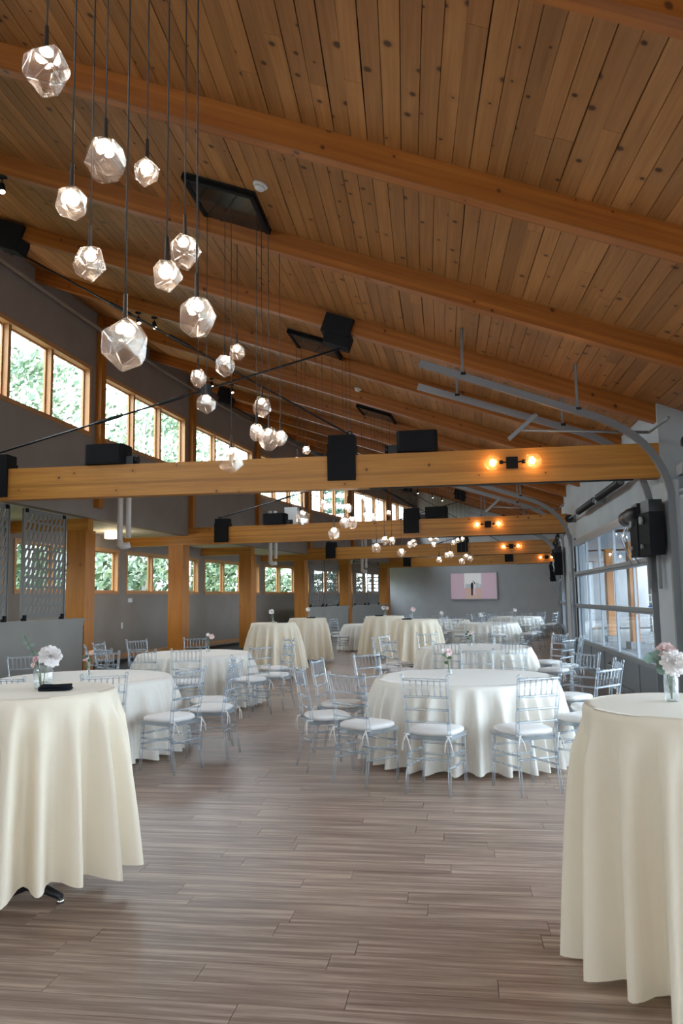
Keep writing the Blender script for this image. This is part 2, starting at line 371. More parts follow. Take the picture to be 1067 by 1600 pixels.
# ---- ceiling: knotty pine boards across the rafters
ceil = rootstruct('ceiling')
QB = BAY / 4
def QT(j): return TH1 + QB * j
SW = 0.1325
rings = []
r = 87.0
while r < 98.4: rings.append(r); r += SW
def board(mb, ra, rb, ta, tb, tone):
    mb.tone = tone; g = 0.0030; pts = []
    for k in (0, 1):
        for j, rad in enumerate((ra, rb)):
            for i, th in enumerate((ta, tb)):
                rd = rad + (g if j == 0 else -g) * (1 if k == 0 else 0.15)
                pts.append(pol(rd, th, deck(rd) + (0.0 if k == 0 else 0.02)))
    mb.hexa(pts)
JA, JB = -9, 14
pieces = []
for j in range(JA, JB):
    for ra in rings:
        t0, t1 = QT(j), QT(j + 1)
        if random.random() < 0.22:
            c = t0 + (t1 - t0) * random.uniform(0.2, 0.8); e = 0.0009
            pieces.append((j, ra, t0, c - e)); pieces.append((j, ra, c + e, t1))
        else: pieces.append((j, ra, t0, t1))
eye = Vector((0, 0, EYE))
def vis(p):
    d = pol(p[1], (p[2] + p[3]) / 2, deck(p[1])) - eye; f = d.dot(fw)
    return f > 0.5 and abs(d.dot(rr) / f) < 0.47 and abs(d.dot(uu) / f) < 0.70
cnd = sorted([p for p in pieces if vis(p)], key=lambda p: (pol(p[1], (p[2] + p[3]) / 2, deck(p[1])) - eye).length)[:298]
ids = {id(p) for p in cnd}; rest = MB()
for p in pieces:
    tn = random.random() ** 1.0
    if id(p) in ids:
        mb = MB(); board(mb, p[1], p[1] + SW, p[2], p[3], tn); mb.build('board', 'pine_board', ceil)
    else: board(rest, p[1], p[1] + SW, p[2], p[3], tn)
rest.build('far_boards', 'pine_board', ceil, kind='stuff')
mb = MB()
for j in range(JA, JB):
    pts = []
    for dz in (0.021, 0.2):
        for r in (86.9, 98.9):
            for th in (QT(j), QT(j + 1)): pts.append(pol(r, th, deck(r) + dz))
    mb.hexa(pts)
mb.build('roof_deck', 'roof_deck', ceil)
# ---- rafters
for j in range(JA + 1, JB + 1):
    mb = MB(); radial_beam(mb, QT(j), 87.9, 98.26, raft, lambda r: deck(r) - 0.001, 0.135); mb.tone = 0.5; struct('rafter', mb, 'glulam_rafter')
# ---- tie beams, side beams and posts
TB, TT = 3.01, 3.46
for k in range(-2, 5):
    if TIE(k) > FAR_TH: continue
    mb = MB(); radial_beam(mb, TIE(k), 88.15, ROUT, TB, TT, 0.20); o = struct('tie_beam', mb, 'glulam')
    mb = MB(); t = radians(TIE(k)); tg = Vector((sin(t), cos(t), 0)) * -0.06
    mb.tube([pol(88.5, TIE(k), TB - 0.012) + tg, pol(91.9, TIE(k), TB - 0.012) + tg], 0.011, 6); mb.build('conduit', 'cord_grey', o)
for k in range(-4, 8):
    if HALF(k) > FAR_TH + 0.2: continue
    mb = MB(); t = radians(HALF(k)); M = rot_to(Vector((sin(t), cos(t), 0)))
    mb.box(pol(RPOST, HALF(k), TB / 2), (0.40, 0.42, TB - 0.002), M, ax=2); struct('timber_post', mb, 'fir_post')
    if k % 2:
        mb = MB(); radial_beam(mb, HALF(k), 98.36, ROUT, TB, TT, 0.22); struct('side_beam', mb, 'glulam')
    mb = MB(); mb.box(pol(98.2, HALF(k), (TT + deck(98.2)) / 2), (0.20, 0.16, deck(98.2) - TT - 0.02), M, ax=2); struct('clerestory_post', mb, 'fir_post')

# ---- left clerestory wall and its windows
WN = [0]
def frame_window(ta, tb, za, zb, rin, npanes, fr=0.07, depth=0.14, name='window'):
    """A wooden window in an arc wall: frame bars, mullions and one pane of glass per light."""
    WN[0] += 1; root = rootstruct('window_%d' % WN[0])
    w_deg = math.degrees(fr / rin); ro = rin + depth
    mb = MB(); polbox(mb, rin - 0.025, ro, ta, tb, za, za + fr); mb.build('sill', 'window_wood', root)
    mb = MB(); polbox(mb, rin - 0.015, ro, ta, tb, zb - fr, zb); mb.build('head', 'window_wood', root)
    for a in (ta, tb - w_deg):
        mb = MB(); polbox(mb, rin - 0.015, ro, a, a + w_deg, za + fr, zb - fr, 'th'); mb.build('jamb', 'window_wood', root)
    a0, b0 = ta + w_deg, tb - w_deg; step = (b0 - a0) / npanes
    for i in range(1, npanes):
        c = a0 + step * i; mb = MB(); polbox(mb, rin + 0.01, ro, c - w_deg / 2, c + w_deg / 2, za + fr, zb - fr); mb.build('mullion', 'window_wood', root)
    s_deg = w_deg * 0.45
    for i in range(npanes):
        a = a0 + step * i + (w_deg / 2 if i else 0); b = a0 + step * (i + 1) - (w_deg / 2 if i < npanes - 1 else 0)
        mb = MB(); rg = ro - 0.05
        polbox(mb, rg - 0.015, rg + 0.02, a, a + s_deg, za + fr, zb - fr); polbox(mb, rg - 0.015, rg + 0.02, b - s_deg, b, za + fr, zb - fr)
        polbox(mb, rg - 0.015, rg + 0.02, a, b, za + fr, za + fr + 0.03); polbox(mb, rg - 0.015, rg + 0.02, a, b, zb - fr - 0.03, zb - fr)
        sash = mb.build('sash', 'window_wood', root)
        mb = MB(); mb.quad(pol(rg, a, za + fr), pol(rg, b, za + fr), pol(rg, b, zb - fr), pol(rg, a, zb - fr)); mb.build('pane', 'window_glass', sash)
wl = MB(); wo = MB()
CB, CS, CH = 3.25, 4.92, 6.40
for k in range(-5, 7):
    ta, tb = HALF(k), min(HALF(k + 1), FAR_TH)
    if tb <= ta: continue
    wa, wb = ta + 0.13, tb - 0.17
    polbox(wl, RCLER, RCLER + 0.2, ta, tb, CB, CS)
    if tb - ta > 1.5:
        for i in range(1):
            polbox(wl, RCLER, RCLER + 0.2, ta, tb, CH, deck(RCLER) + 0.2)
        polbox(wl, RCLER, RCLER + 0.2, ta, wa, CS, CH); polbox(wl, RCLER, RCLER + 0.2, wb, tb, CS, CH)
        frame_window(wa, wb, CS, CH, RCLER, 3, 0.085, 0.17)
    else: polbox(wl, RCLER, RCLER + 0.2, ta, tb, CS, deck(RCLER) + 0.2)
    # outer wall of the low aisle
    oa, ob = ta + 0.09, tb - 0.13
    polbox(wo, ROUT, ROUT + 0.2, ta, tb, 0, 1.74); polbox(wo, ROUT, ROUT + 0.2, ta, tb, 2.92, 3.3)
    polbox(wo, ROUT, ROUT + 0.2, ta, oa, 1.74, 2.92); polbox(wo, ROUT, ROUT + 0.2, ob, tb, 1.74, 2.92)
    frame_window(oa, ob, 1.74, 2.92, ROUT, 3, 0.075, 0.17)
struct('wall_left', wl, 'warm_grey_paint'); struct('wall_outer', wo, 'warm_grey_paint')
mb = MB()
for k in range(-5, 7): polbox(mb, RCLER + 0.2, ROUT + 0.02, HALF(k), min(HALF(k + 1), FAR_TH), 3.25, 3.35)
struct('ceiling_aisle', mb, 'soffit_paint')
mb = MB()
for k in range(-5, 7): polbox(mb, ROUT - 0.025, ROUT + 0.01, HALF(k), min(HALF(k + 1), FAR_TH), 0.05, 0.17)
struct('baseboard_left', mb, 'window_wood')
# pipe run under the eaves on the clerestory wall
mb = MB(); pts = [pol(98.12, HALF(-4) + 0.4 * i, 7.22) for i in range(0, 77)]
mb.tube(pts, 0.045, 8); tag(mb.build('eaves_pipe', 'warm_grey_paint'), 'long grey pipe running under the roof along the clerestory wall', 'pipe')

# ---- far wall, back wall
mb = MB(); polbox(mb, 86, ROUT + 0.2, FAR_TH, FAR_TH + 0.15, 0, 8.3, 'r'); struct('wall_far', mb, 'cool_lit_grey')
mb = MB(); polbox(mb, 86, ROUT + 0.2, BACK_TH - 0.15, BACK_TH, 0, 8.3, 'r'); struct('wall_back', mb, 'pale_grey_paint')

# ---- right wall with its glazed overhead doors
def rbox(mb, k, ua, ub, oa, ob, za, zb):
    pts = [wall_r(k, u, o, z) for z in (za, zb) for o in (ob, oa) for u in (ua, ub)]; mb.hexa(pts)
DU0, DU1 = 0.30, 7.36
RZ = [0.0, 0.57, 1.30, 1.97, 2.69]
def overhead_door(n, k):
    root = rootstruct('door_%d' % n)
    mull = [DU0 + (DU1 - DU0) * i / 5 for i in range(6)]
    for i, z in enumerate(RZ):
        hh = 0.035 if 0 < i < 4 else 0.045; zc = z + (hh if i == 0 else -hh if i == 4 else 0)
        mb = MB(); rbox(mb, k, DU0 - 0.06, DU1 + 0.06, -0.055, 0.03, zc - hh, zc + hh); mb.build('rail', 'aluminium', root)
        if i < 4 and i > 0:
            mb = MB(); rbox(mb, k, DU0, DU1, -0.09, -0.056, zc + 0.0, zc + 0.055); mb.build('strut', 'galvanised', root)
    for s_ in range(4):
        za, zb = RZ[s_] + (0.09 if s_ == 0 else 0.035), RZ[s_ + 1] - (0.09 if s_ == 3 else 0.035)
        for i, u in enumerate(mull):
            w_ = 0.05 if i in (0, 5) else 0.022
            mb = MB(); rbox(mb, k, u - w_, u + w_, -0.028, 0.008, za, zb); mb.build('stile', 'aluminium', root)
        for i in range(5):
            if s_ == 0: 
                mb = MB(); rbox(mb, k, mull[i] + 0.03, mull[i + 1] - 0.03, -0.01, 0.02, za, zb); mb.build('solid_panel', 'door_panel_grey', root)
            else:
                mb = MB(); a, b = mull[i] + 0.03, mull[i + 1] - 0.03
                mb.quad(wall_r(k, a, 0, za), wall_r(k, b, 0, za), wall_r(k, b, 0, zb), wall_r(k, a, 0, zb)); mb.build('pane', 'door_glass', root)
    for a, b in ((DU0 - 0.16, DU0 - 0.065), (DU1 + 0.065, DU1 + 0.16)):
        mb = MB(); rbox(mb, k, a, b, -0.04, 0.12, 0, 2.78); mb.build('door_jamb', 'aluminium', root)
        mb = MB(); rbox(mb, k, a + 0.095 if a < 1 else a - 0.02, a + 0.115 if a < 1 else a, -0.05, 0.05, 0, 2.7); mb.build('gasket', 'dark_gasket', root)
    mb = MB(); rbox(mb, k, DU0 - 0.1, DU1 + 0.1, -0.05, -0.015, 2.69, 2.735); mb.build('weather_strip', 'galvanised', root)
    mb = MB(); p0 = wall_r(k, 2.9, -0.11, 0.42); d = dirv(k); o = nrm(k)
    mb.tube([p0, p0 - o * 0.05 + Vector((0, 0, -0.04)), p0 - o * 0.05 + d * 0.5 + Vector((0, 0, -0.04)), p0 + d * 0.5], 0.012, 6); mb.build('lift_handle', 'aluminium', root)
wr = MB(); ZT = 4.6
for k in (-1, 0, 1, 2, 3):
    q_ = 0.45 if k == 0 else 0.0
    if k == 0:
        rbox(wr, k, 0, LEN, 0.0, 0.65, 2.70, 2.78); rbox(wr, k, LEN - 0.06, LEN, 0.0, 0.65, 2.70, ZT)
    rbox(wr, k, DU0 - 0.16, DU1 + 0.16 + (1.1 if q_ else 0), q_, 0.2 + q_, 2.70, ZT)
    rbox(wr, k, 0.0, DU0 - 0.16, 0.0, 0.2, 0, ZT); rbox(wr, k, DU1 + 0.16, LEN, 0.0, 0.2, 0, 2.75 if k == 0 else ZT)
rbox(wr, 4, 0, LEN, 0, 0.2, 0, ZT)
struct('wall_right', wr, 'pale_grey_paint')
for n, k in enumerate((1, 2, 0, 3, -1)): overhead_door(n + 1, k)
# wide pilaster by the near jamb of each door
for k in (1, 2, 3):
    mb = MB(); pts = []
    rbox(mb, k - 1, LEN - 0.62, LEN - 0.02, -0.10, 0.0, 0, 2.9); struct('pilaster', mb, 'pale_grey_paint')

# ================================================================== THINGS FIXED TO THE BUILDING
# ---- overhead door tracks: follow the roof slope, bend down and run to the floor
def arc_pts(a, c, b, n=10):
    return [a * (1 - t) ** 2 + c * 2 * t * (1 - t) + b * t * t for t in [i / n for i in range(n + 1)]]
def door_track(k, u, label):
    root = thing('door_track', label, 'door track', wall_r(k, u, 0), 0, 'steel tracks of the overhead doors')
    o = -nrm(k); d = dirv(k); Z = Vector((0, 0, 1))
    top = o * 3.05 + Z * 4.42; bend0 = o * 1.02 + Z * 3.72; corner = o * 0.20 + Z * 3.45; bend1 = o * 0.10 + Z * 2.75; low = o * 0.085 + Z * 0.02
    path = [top] + arc_pts(bend0, corner, bend1) + [low]
    mb = MB()
    # C-shaped channel: web and two lips
    for off, wdt, hgt in ((0.0, 0.012, 0.085), (0.020, 0.04, 0.010), (0.020, 0.04, 0.010)):
        pass
    b = len(mb.v); sec = []
    for i, p in enumerate(path):
        tg = (path[min(i + 1, len(path) - 1)] - path[max(i - 1, 0)]).normalized(); up = d.cross(tg).normalized()
        sec.append([p + d * x + up * y for x, y in ((-0.025, -0.042), (0.025, -0.042), (0.025, -0.030), (-0.012, -0.030), (-0.012, 0.030), (0.025, 0.030), (0.025, 0.042), (-0.025, 0.042))])
    for s_ in sec: mb.v += [tuple(q) for q in s_]
    for i in range(len(sec) - 1):
        for q in range(8): q2 = (q + 1) % 8; mb.face([b + i * 8 + q, b + i * 8 + q2, b + (i + 1) * 8 + q2, b + (i + 1) * 8 + q])
    mb.build('channel', 'galvanised', root)
    for x in (2.52, 1.14):
        z = 4.42 - (3.05 - x) * 0.345; pw = wall_r(k, u, 0) + o * x; top_z = deck(polrt(pw)[0])
        mb = MB(); h = top_z - z + 0.02
        for a in (0, 1):
            mb.box(o * x + d * (0.03 if a == 0 else 0.015) + Z * (z + h / 2), (0.004, 0.036, h) if a == 0 else (0.036, 0.004, h), rot_to(d), ax=2)
        hg = mb.build('hanger', 'galvanised', root)
        mb = MB(); n_ = int(h / 0.05)
        for q in range(n_): mb.box(o * x + d * 0.0335 + Z * (z + 0.04 + q * 0.05), (0.002, 0.016, 0.022), rot_to(d), ax=2)
        mb.build('slots', 'matte_black', hg, kind='stuff')
        mb = MB(); mb.box(o * x + Z * (z + 0.03), (0.09, 0.06, 0.03), rot_to(d)); mb.build('clamp', 'black_steel', root)
    for z in (0.5, 1.3, 2.1):
        mb = MB(); mb.box(o * 0.045 + d * 0.03 + Z * z, (0.03, 0.09, 0.05), rot_to(d)); mb.build('bracket', 'aluminium', root)
door_track(0, 8.0, 'near steel track bending down in front of the right end of the first tie beam')
door_track(1, 0.16, 'steel track just behind the first tie beam serving the first glazed door')
door_track(1, 7.62, 'steel track bending down in front of the right end of the second tie beam')
door_track(2, 0.16, 'steel track just behind the second tie beam')
door_track(2, 7.62, 'steel track in front of the right end of the third tie beam')
door_track(3, 0.16, 'steel track just behind the third tie beam')
# horizontal brace rod between the two nearest tracks and the wall
def brace(k):
    root = thing('door_track_brace', 'slanted steel brace and rod under the roof beside the nearest door tracks' if k == 1 else 'steel brace and rod under the roof beside the second tie beam', 'brace', wall_r(k, 0, -0.2), 0, None)
    o = -nrm(k); d = dirv(k); Z = Vector((0, 0, 1))
    mb = MB(); mb.tube([o * 1.55 + Z * 3.66 - d * 0.25, o * 0.0 + Z * 3.52 - d * 0.45], 0.018, 6); mb.tube([o * 0.0 + Z * 3.52 - d * 0.45, -o * 0.1 + Z * 3.58 - d * 1.0], 0.018, 6); mb.build('rod', 'galvanised', root)
    a = o * 1.32 + Z * 3.86 - d * 0.25; b = o * 1.68 + Z * 3.55 - d * 0.25
    mb = MB(); mb.box((a + b) / 2, ((b - a).length, 0.05, 0.05), rot_to(b - a)); mb.build('brace_bar', 'galvanised', root)
brace(1); brace(2)
# ---- door openers
def opener(k, label, u=0.16):
    root = thing('door_opener', label, 'door opener', wall_r(k, u, -0.15), 0, 'jackshaft openers at the overhead doors')
    d, o = dirv(k), -nrm(k); M = rot_to(d); Z = Vector((0, 0, 1))
    mb = MB(); mb.box(o * 0.10 + Z * 2.27, (0.42, 0.18, 0.52), M); mb.build('housing', 'matte_black', root)
    mb = MB(); mb.box(o * 0.10 + Z * 2.60 - d * 0.05, (0.30, 0.16, 0.16), M); mb.build('gearbox', 'black_steel', root)
    mb = MB(); c = o * 0.16 + Z * 2.55 + d * 0.22
    mb.tube([c, c + d * 0.06, c + d * 0.34, c + d * 0.37], [0.08, 0.105, 0.105, 0.06], 14); mb.build('motor', 'black_steel', root)
    for zz, rz_ in ((2.44, 0.05), (2.12, 0.03)):
        mb = MB(); mb.tube([o * 0.2 + Z * zz, o * 0.23 + Z * zz], rz_, 12); mb.build('cover_bolt', 'door_panel_grey', root)
    mb = MB(); mb.tube([c + d * 0.3 - Z * 0.05, c + d * 0.42 - Z * 0.25 + o * 0.06, c + d * 0.36 - Z * 0.5, c + d * 0.12 - Z * 0.62], 0.009, 6); mb.build('cable', 'galvanised', root)
    mb = MB(); mb.box(Z * 2.1 + o * 0.02 + d * 0.02, (0.06, 0.04, 1.0), M, ax=2); mb.build('mount_bracket', 'galvanised', root)
opener(1, 'black motor opener beside the first glazed overhead door', 0.05)
opener(2, 'black motor opener at the near jamb of the second overhead door', 0.02)
opener(0, 'black motor opener cut off by the right edge, beside the pilaster', 8.3)
opener(3, 'farthest black motor opener on the right wall', 0.05)
# ---- torsion springs above the doors
def spring(k, label):
    root = thing('torsion_spring', label, 'spring', wall_r(k, 0.4, -0.16, 3.2), 0, 'torsion springs over the overhead doors')
    d, o = dirv(k), -nrm(k); Z = Vector((0, 0, 1))
    mb = MB(); mb.tube([-d * 0.1, d * 7.0], 0.016, 8); mb.build('shaft', 'galvanised', root)
    for a, b in ((1.2, 3.1), (3.5, 5.4)):
        pts = []; n = 64
        mb = MB(); m_ = 120
        mb.tube([d * (a + (b - a) * i / m_) for i in range(m_ + 1)], [0.058 + (0.006 if i % 2 else -0.004) for i in range(m_ + 1)], 10); mb.build('coil', 'black_steel', root)
        for ca in (a - 0.1, b): 
            mb = MB(); mb.tube([d * ca, d * (ca + 0.1)], 0.045, 10); mb.build('cone', 'galvanised', root)
    for u in (-0.06, 3.3, 6.9):
        mb = MB(); mb.box(d * u - o * 0.07, (0.05, 0.18, 0.16), rot_to(d)); mb.build('bearing_plate', 'galvanised', root)
    for u in (0.02, 6.75):
        mb = MB(); mb.tube([d * u, d * (u + 0.05)], 0.09, 14); mb.build('cable_drum', 'black_steel', root)
spring(1, 'dark coil springs on a shaft above the first glazed door'); spring(2, 'coil spring shaft above the second overhead door'); spring(0, 'coil spring shaft above the door by the camera')

# ---- steel truss plates and rods on the tie beams
def truss(k):
    th = TIE(k); t = radians(th); tg = Vector((sin(t), cos(t), 0)); M = rot_to(-pol(1, th) + pol(0, th)); nm = ['first', 'second', 'third', 'fourth'][k] if 0 <= k < 4 else 'nearest'
    P = {'tl': (97.30, 3.30), 'tm': (92.27, 3.37), 'rl': (97.20, raft(97.2) + 0.05), 'rm': (92.30, raft(92.3) + 0.05)}
    words_ = {'tl': 'left end of the %s tie beam', 'tm': 'middle of the %s tie beam', 'rl': 'left rafter end over the %s tie beam', 'rm': 'rafter over the middle of the %s tie beam'}
    for key, (r, z) in P.items():
        root = thing('steel_connector', 'black steel connector box on the ' + words_[key] % nm, 'connector', pol(r, th, z), 0, 'black steel truss connectors')
        if key[0] == 'r':
            a = math.atan(0.3607); R = M @ Matrix.Rotation(a, 3, 'Y')
            sz1, sz2 = (0.40, 0.30, 0.27), (0.36, 0.26, 0.19); c2 = R @ Vector((0.05, 0, -0.17))
        else: R = M; sz1, sz2 = ((0.38, 0.30, 0.50), (0.36, 0.26, 0.16)); c2 = Vector((0, 0, 0.29))
        mb = MB(); mb.box((0, 0, 0), sz1, R); mb.build('clamp_box', 'matte_black', root)
        mb = MB(); mb.box(c2, sz2, R); mb.build('upper_box' if key[0] == 't' else 'lower_box', 'matte_black', root)
        e = {'tl': (-0.10, 0.40), 'tm': (0.10, 0.40), 'rl': (-0.02, -0.28), 'rm': (0.06, -0.28)}[key]
        mb = MB(); er = M @ Vector((e[0], 0, e[1])); mb.tube([er + Vector((M @ Vector((cos(q), 0, sin(q)))) * 0.035) for q in [i * pi / 5 for i in range(11)]], 0.012, 6); mb.build('eye', 'black_steel', root)
    def rod(a, b, label):
        A = pol(*a[:1], th, a[1]); B = pol(b[0], th, b[1]); root = thing('tie_rod', label, 'tie rod', A, 0, 'black steel cross rods of the trusses'); D = B - A
        mb = MB(); mb.tube([Vector((0, 0, 0)), D], 0.014, 7); mb.build('rod', 'black_steel', root)
        for f in (0.34, 0.52):
            c = D * f; dn = D.normalized(); mb = MB(); mb.tube([c - dn * 0.22, c - dn * 0.16, c + dn * 0.16, c + dn * 0.22], [0.016, 0.026, 0.026, 0.016], 8); mb.build('turnbuckle', 'black_steel', root)
    rod((97.4, 3.70), (92.24, raft(92.3) - 0.23), 'black tie rod rising from left to right above the %s tie beam' % nm)
    rod((97.22, raft(97.2) - 0.18), (92.18, 3.77), 'black tie rod falling from left to right above the %s tie beam' % nm)
    root = thing('rod_crossing_plate', 'small black plate where the cross rods of the %s truss meet' % nm, 'plate', pol(94.2, th, 4.5), 0, None)
    mb = MB(); mb.box((0, 0, 0), (0.14, 0.06, 0.14), M); mb.build('plate', 'black_steel', root)
    mb = MB(); mb.tube([tg * -0.05, tg * -0.035], 0.05, 10); mb.build('bolt', 'black_steel', root)
for k in (0, 1, 2, 3): truss(k)
# ---- loudspeakers resting on the tie beams
def speaker(name, r, k, w_, h_, dz, label, yoke, face=1):
    th = TIE(k); M = rot_to(Vector((cos(radians(th)), -sin(radians(th)), 0)))
    root = thing(name, label, 'speaker', pol(r, th, TT), 0, 'black speakers on the tie beams')
    mb = MB(); pts = []
    n = 10; prof = []
    hw, hd, c = w_ / 2, 0.16, 0.04
    for x, y in ((-hw + c, -hd), (hw - c, -hd), (hw, -hd + c), (hw, hd), (-hw, hd), (-hw, -hd + c)): prof.append((x, y))
    b = len(mb.v)
    for z in (dz, dz + h_): mb.v += [tuple(M @ Vector((x, y, z))) for x, y in prof]
    mb.face([b + i for i in reversed(range(6))]); mb.face([b + 6 + i for i in range(6)])
    for i in range(6): mb.face([b + i, b + (i + 1) % 6, b + 6 + (i + 1) % 6, b + 6 + i])
    mb.build('cabinet', 'matte_black', root)
    mb = MB(); mb.box(M @ Vector((0, -0.163, dz + h_ / 2)), (w_ - 0.10, 0.008, h_ - 0.05), M); mb.build('grille', 'matte_black', root)
    mb = MB(); s = yoke
    mb.box(M @ Vector((s * (hw + 0.06), 0.0, 0.06)), (0.12, 0.14, 0.12), M); mb.tube([M @ Vector((s * (hw + 0.12), 0, 0.07)), M @ Vector((s * (hw + 0.17), 0, 0.07))], 0.06, 10); mb.build('bracket', 'black_steel', root)
speaker('loudspeaker', 95.65, 0, 0.58, 0.28, 0.012, 'wide black loudspeaker lying on the left part of the first tie beam', 1)
speaker('loudspeaker', 91.25, 0, 0.54, 0.28, 0.012, 'black loudspeaker on top of the first tie beam right of its middle', -1)
speaker('loudspeaker', 95.85, 1, 0.60, 0.28, 0.012, 'black loudspeaker below the white unit heater on the second tie beam', 1)
speaker('loudspeaker', 91.65, 1, 0.54, 0.28, 0.012, 'black loudspeaker on the second tie beam right of its middle', -1)
# ---- unit heaters with louvres and their white pipes
def heater(k, dr, label):
    th = HALF(k) + 0.75; root = thing('unit_heater', label, 'heater', pol(97.45, th, 4.02), radians(-th), 'white unit heaters on the clerestory wall')
    mb = MB(); mb.box((0, 0, 0.3), (0.46, 0.40, 0.62)); mb.build('case', 'white_plastic', root)
    mb = MB(); mb.box((0.27, 0, 0.3), (0.08, 0.40, 0.56)); mb.build('louvre_frame', 'screen_grey', root)
    for i in range(6):
        mb = MB(); mb.box((0.33, 0, 0.08 + i * 0.088), (0.10, 0.40, 0.012), Matrix.Rotation(0.5, 3, 'Y')); mb.build('louvre', 'matte_black', root)
    mb = MB(); mb.tube([Vector((-0.23, 0, 0.38)), Vector((-0.62, 0, 0.38))], 0.05, 10); mb.build('flue', 'white_pipe', root)
    mb = MB(); mb.tube([Vector((0, 0, 0.61)), Vector((0, 0, 1.6))], 0.01, 6); mb.build('hanger_rod', 'galvanised', root)
heater(3, 0, 'white unit heater with dark louvres behind the second tie beam'); heater(5, 0, 'white unit heater with dark louvres behind the third tie beam'); 
def downpipe(k, label):
    t = HALF(k) + 0.32; root = thing('vent_pipe', label, 'pipe', pol(97.98, t, 2.72), radians(-t), 'pairs of white pipes beside the posts')
    mb = MB(); mb.tube([Vector((0, 0, 1.75)), Vector((0, 0, 0.08))], 0.062, 12); mb.build('pipe', 'white_pipe', root)
    mb = MB(); mb.tube([Vector((0.17, 0.05, 1.75)), Vector((0.17, 0.05, 0.16))], 0.056, 12); mb.build('pipe', 'white_pipe', root)
    mb = MB(); mb.tube([Vector((0, 0, 0.10)), Vector((0.01, 0, 0.03)), Vector((0.05, 0.0, -0.01)), Vector((0.14, 0.03, 0.0)), Vector((0.21, 0.05, 0.02))], [0.068, 0.075, 0.075, 0.07, 0.066], 12); mb.build('elbow', 'white_pipe', root)
downpipe(1, 'pair of white pipes ending in an elbow beside the nearest left post'); downpipe(3, 'pair of white pipes beside the third post from the left'); downpipe(5, 'pair of white pipes beside the fifth post, below the third tie beam')
# ---- glass globe sconces on the tie beams
gem_meshes = []
def make_gem(seed, n=13):
    """Irregular solid of large flat five- and six-sided facets: the dual of a scattered hull."""
    rnd = random.Random(seed); bm = bmesh.new()
    for i in range(n):
        z = 1 - 2 * (i + 0.5) / n; a = i * 2.39996 + rnd.uniform(-0.3, 0.3); q = sqrt(1 - z * z); s = rnd.uniform(0.92, 1.08)
        bm.verts.new((q * cos(a) / s, q * sin(a) / s, z / s))
    bmesh.ops.convex_hull(bm, input=bm.verts); bmesh.ops.triangulate(bm, faces=bm.faces); bm.normal_update()
    pts = [f.normal / max(0.2, f.normal.dot(f.verts[0].co)) for f in bm.faces]; bm.free(); bm = bmesh.new()
    for p in pts: bm.verts.new(p if p.length < 1.16 else p * (1.16 / p.length))
    bmesh.ops.convex_hull(bm, input=bm.verts)
    bmesh.ops.dissolve_limit(bm, angle_limit=radians(7), verts=bm.verts, edges=bm.edges)
    w_ = max(max(abs(v.co.x), abs(v.co.y)) for v in bm.verts); h_ = max(v.co.z for v in bm.verts) - min(v.co.z for v in bm.verts)
    for v in bm.verts: v.co.x *= 0.5 / w_; v.co.y *= 0.5 / w_; v.co.z *= 1.06 / h_
    for f in bm.faces: f.material_index = 0
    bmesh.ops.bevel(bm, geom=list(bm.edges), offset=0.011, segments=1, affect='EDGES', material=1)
    zt = max(v.co.z for v in bm.verts)
    for v in bm.verts: v.co.z -= zt
    me = bpy.data.meshes.new('gem'); bm.to_mesh(me); bm.free(); me.materials.append(MAT['cast_glass']); me.materials.append(MAT['edge_glint']); return me
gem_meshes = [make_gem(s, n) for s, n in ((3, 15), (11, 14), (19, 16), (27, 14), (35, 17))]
def sconce(k, r, label):
    th = TIE(k); t = radians(th); tg = Vector((sin(t), cos(t), 0)); rd = Vector((cos(t), -sin(t), 0)); M = rot_to(rd)
    root = thing('wall_sconce', label, 'sconce', pol(r, th, 3.27) - tg * 0.10, 0, 'double globe sconces on the tie beams')
    mb = MB(); mb.box(-tg * 0.02, (0.15, 0.04, 0.15), M); mb.build('back_plate', 'matte_black', root)
    for s in (-1, 1):
        mb = MB(); mb.tube([rd * s * 0.07 - tg * 0.07, rd * s * 0.14 - tg * 0.09], 0.011, 6); mb.tube([rd * s * 0.12 - tg * 0.09, rd * s * 0.17 - tg * 0.09], 0.026, 8); mb.build('arm', 'matte_black', root)
        g = link('globe', gem_meshes[1 + (s > 0)], root, rd * s * 0.155 - tg * 0.09); g.rotation_euler = (M @ Matrix.Rotation(-s * pi / 2, 3, 'Y')).to_euler(); g.scale = (0.21, 0.21, 0.21)
        mb = MB(); mb.lathe([(0.0, -0.02), (0.022, -0.012), (0.026, 0.006), (0.012, 0.03)], 10, rd * s * 0.235 - tg * 0.09); mb.build('bulb', 'sconce_glow', root)
        ld = bpy.data.lights.new('sconce_light', 'POINT'); ld.energy = 3; ld.color = (1, 0.55, 0.22); ld.shadow_soft_size = 0.03
        lo = bpy.data.objects.new('sconce_light', ld); col.objects.link(lo); lo.parent = root; lo.location = rd * s * 0.25 - tg * 0.09
sconce(0, 90.02, 'double glass globe sconce glowing on the first tie beam'); sconce(1, 90.4, 'double glass globe sconce on the second tie beam'); sconce(2, 90.55, 'double glass globe sconce on the third tie beam'); sconce(3, 90.55, 'double glass globe sconce on the farthest tie beam')
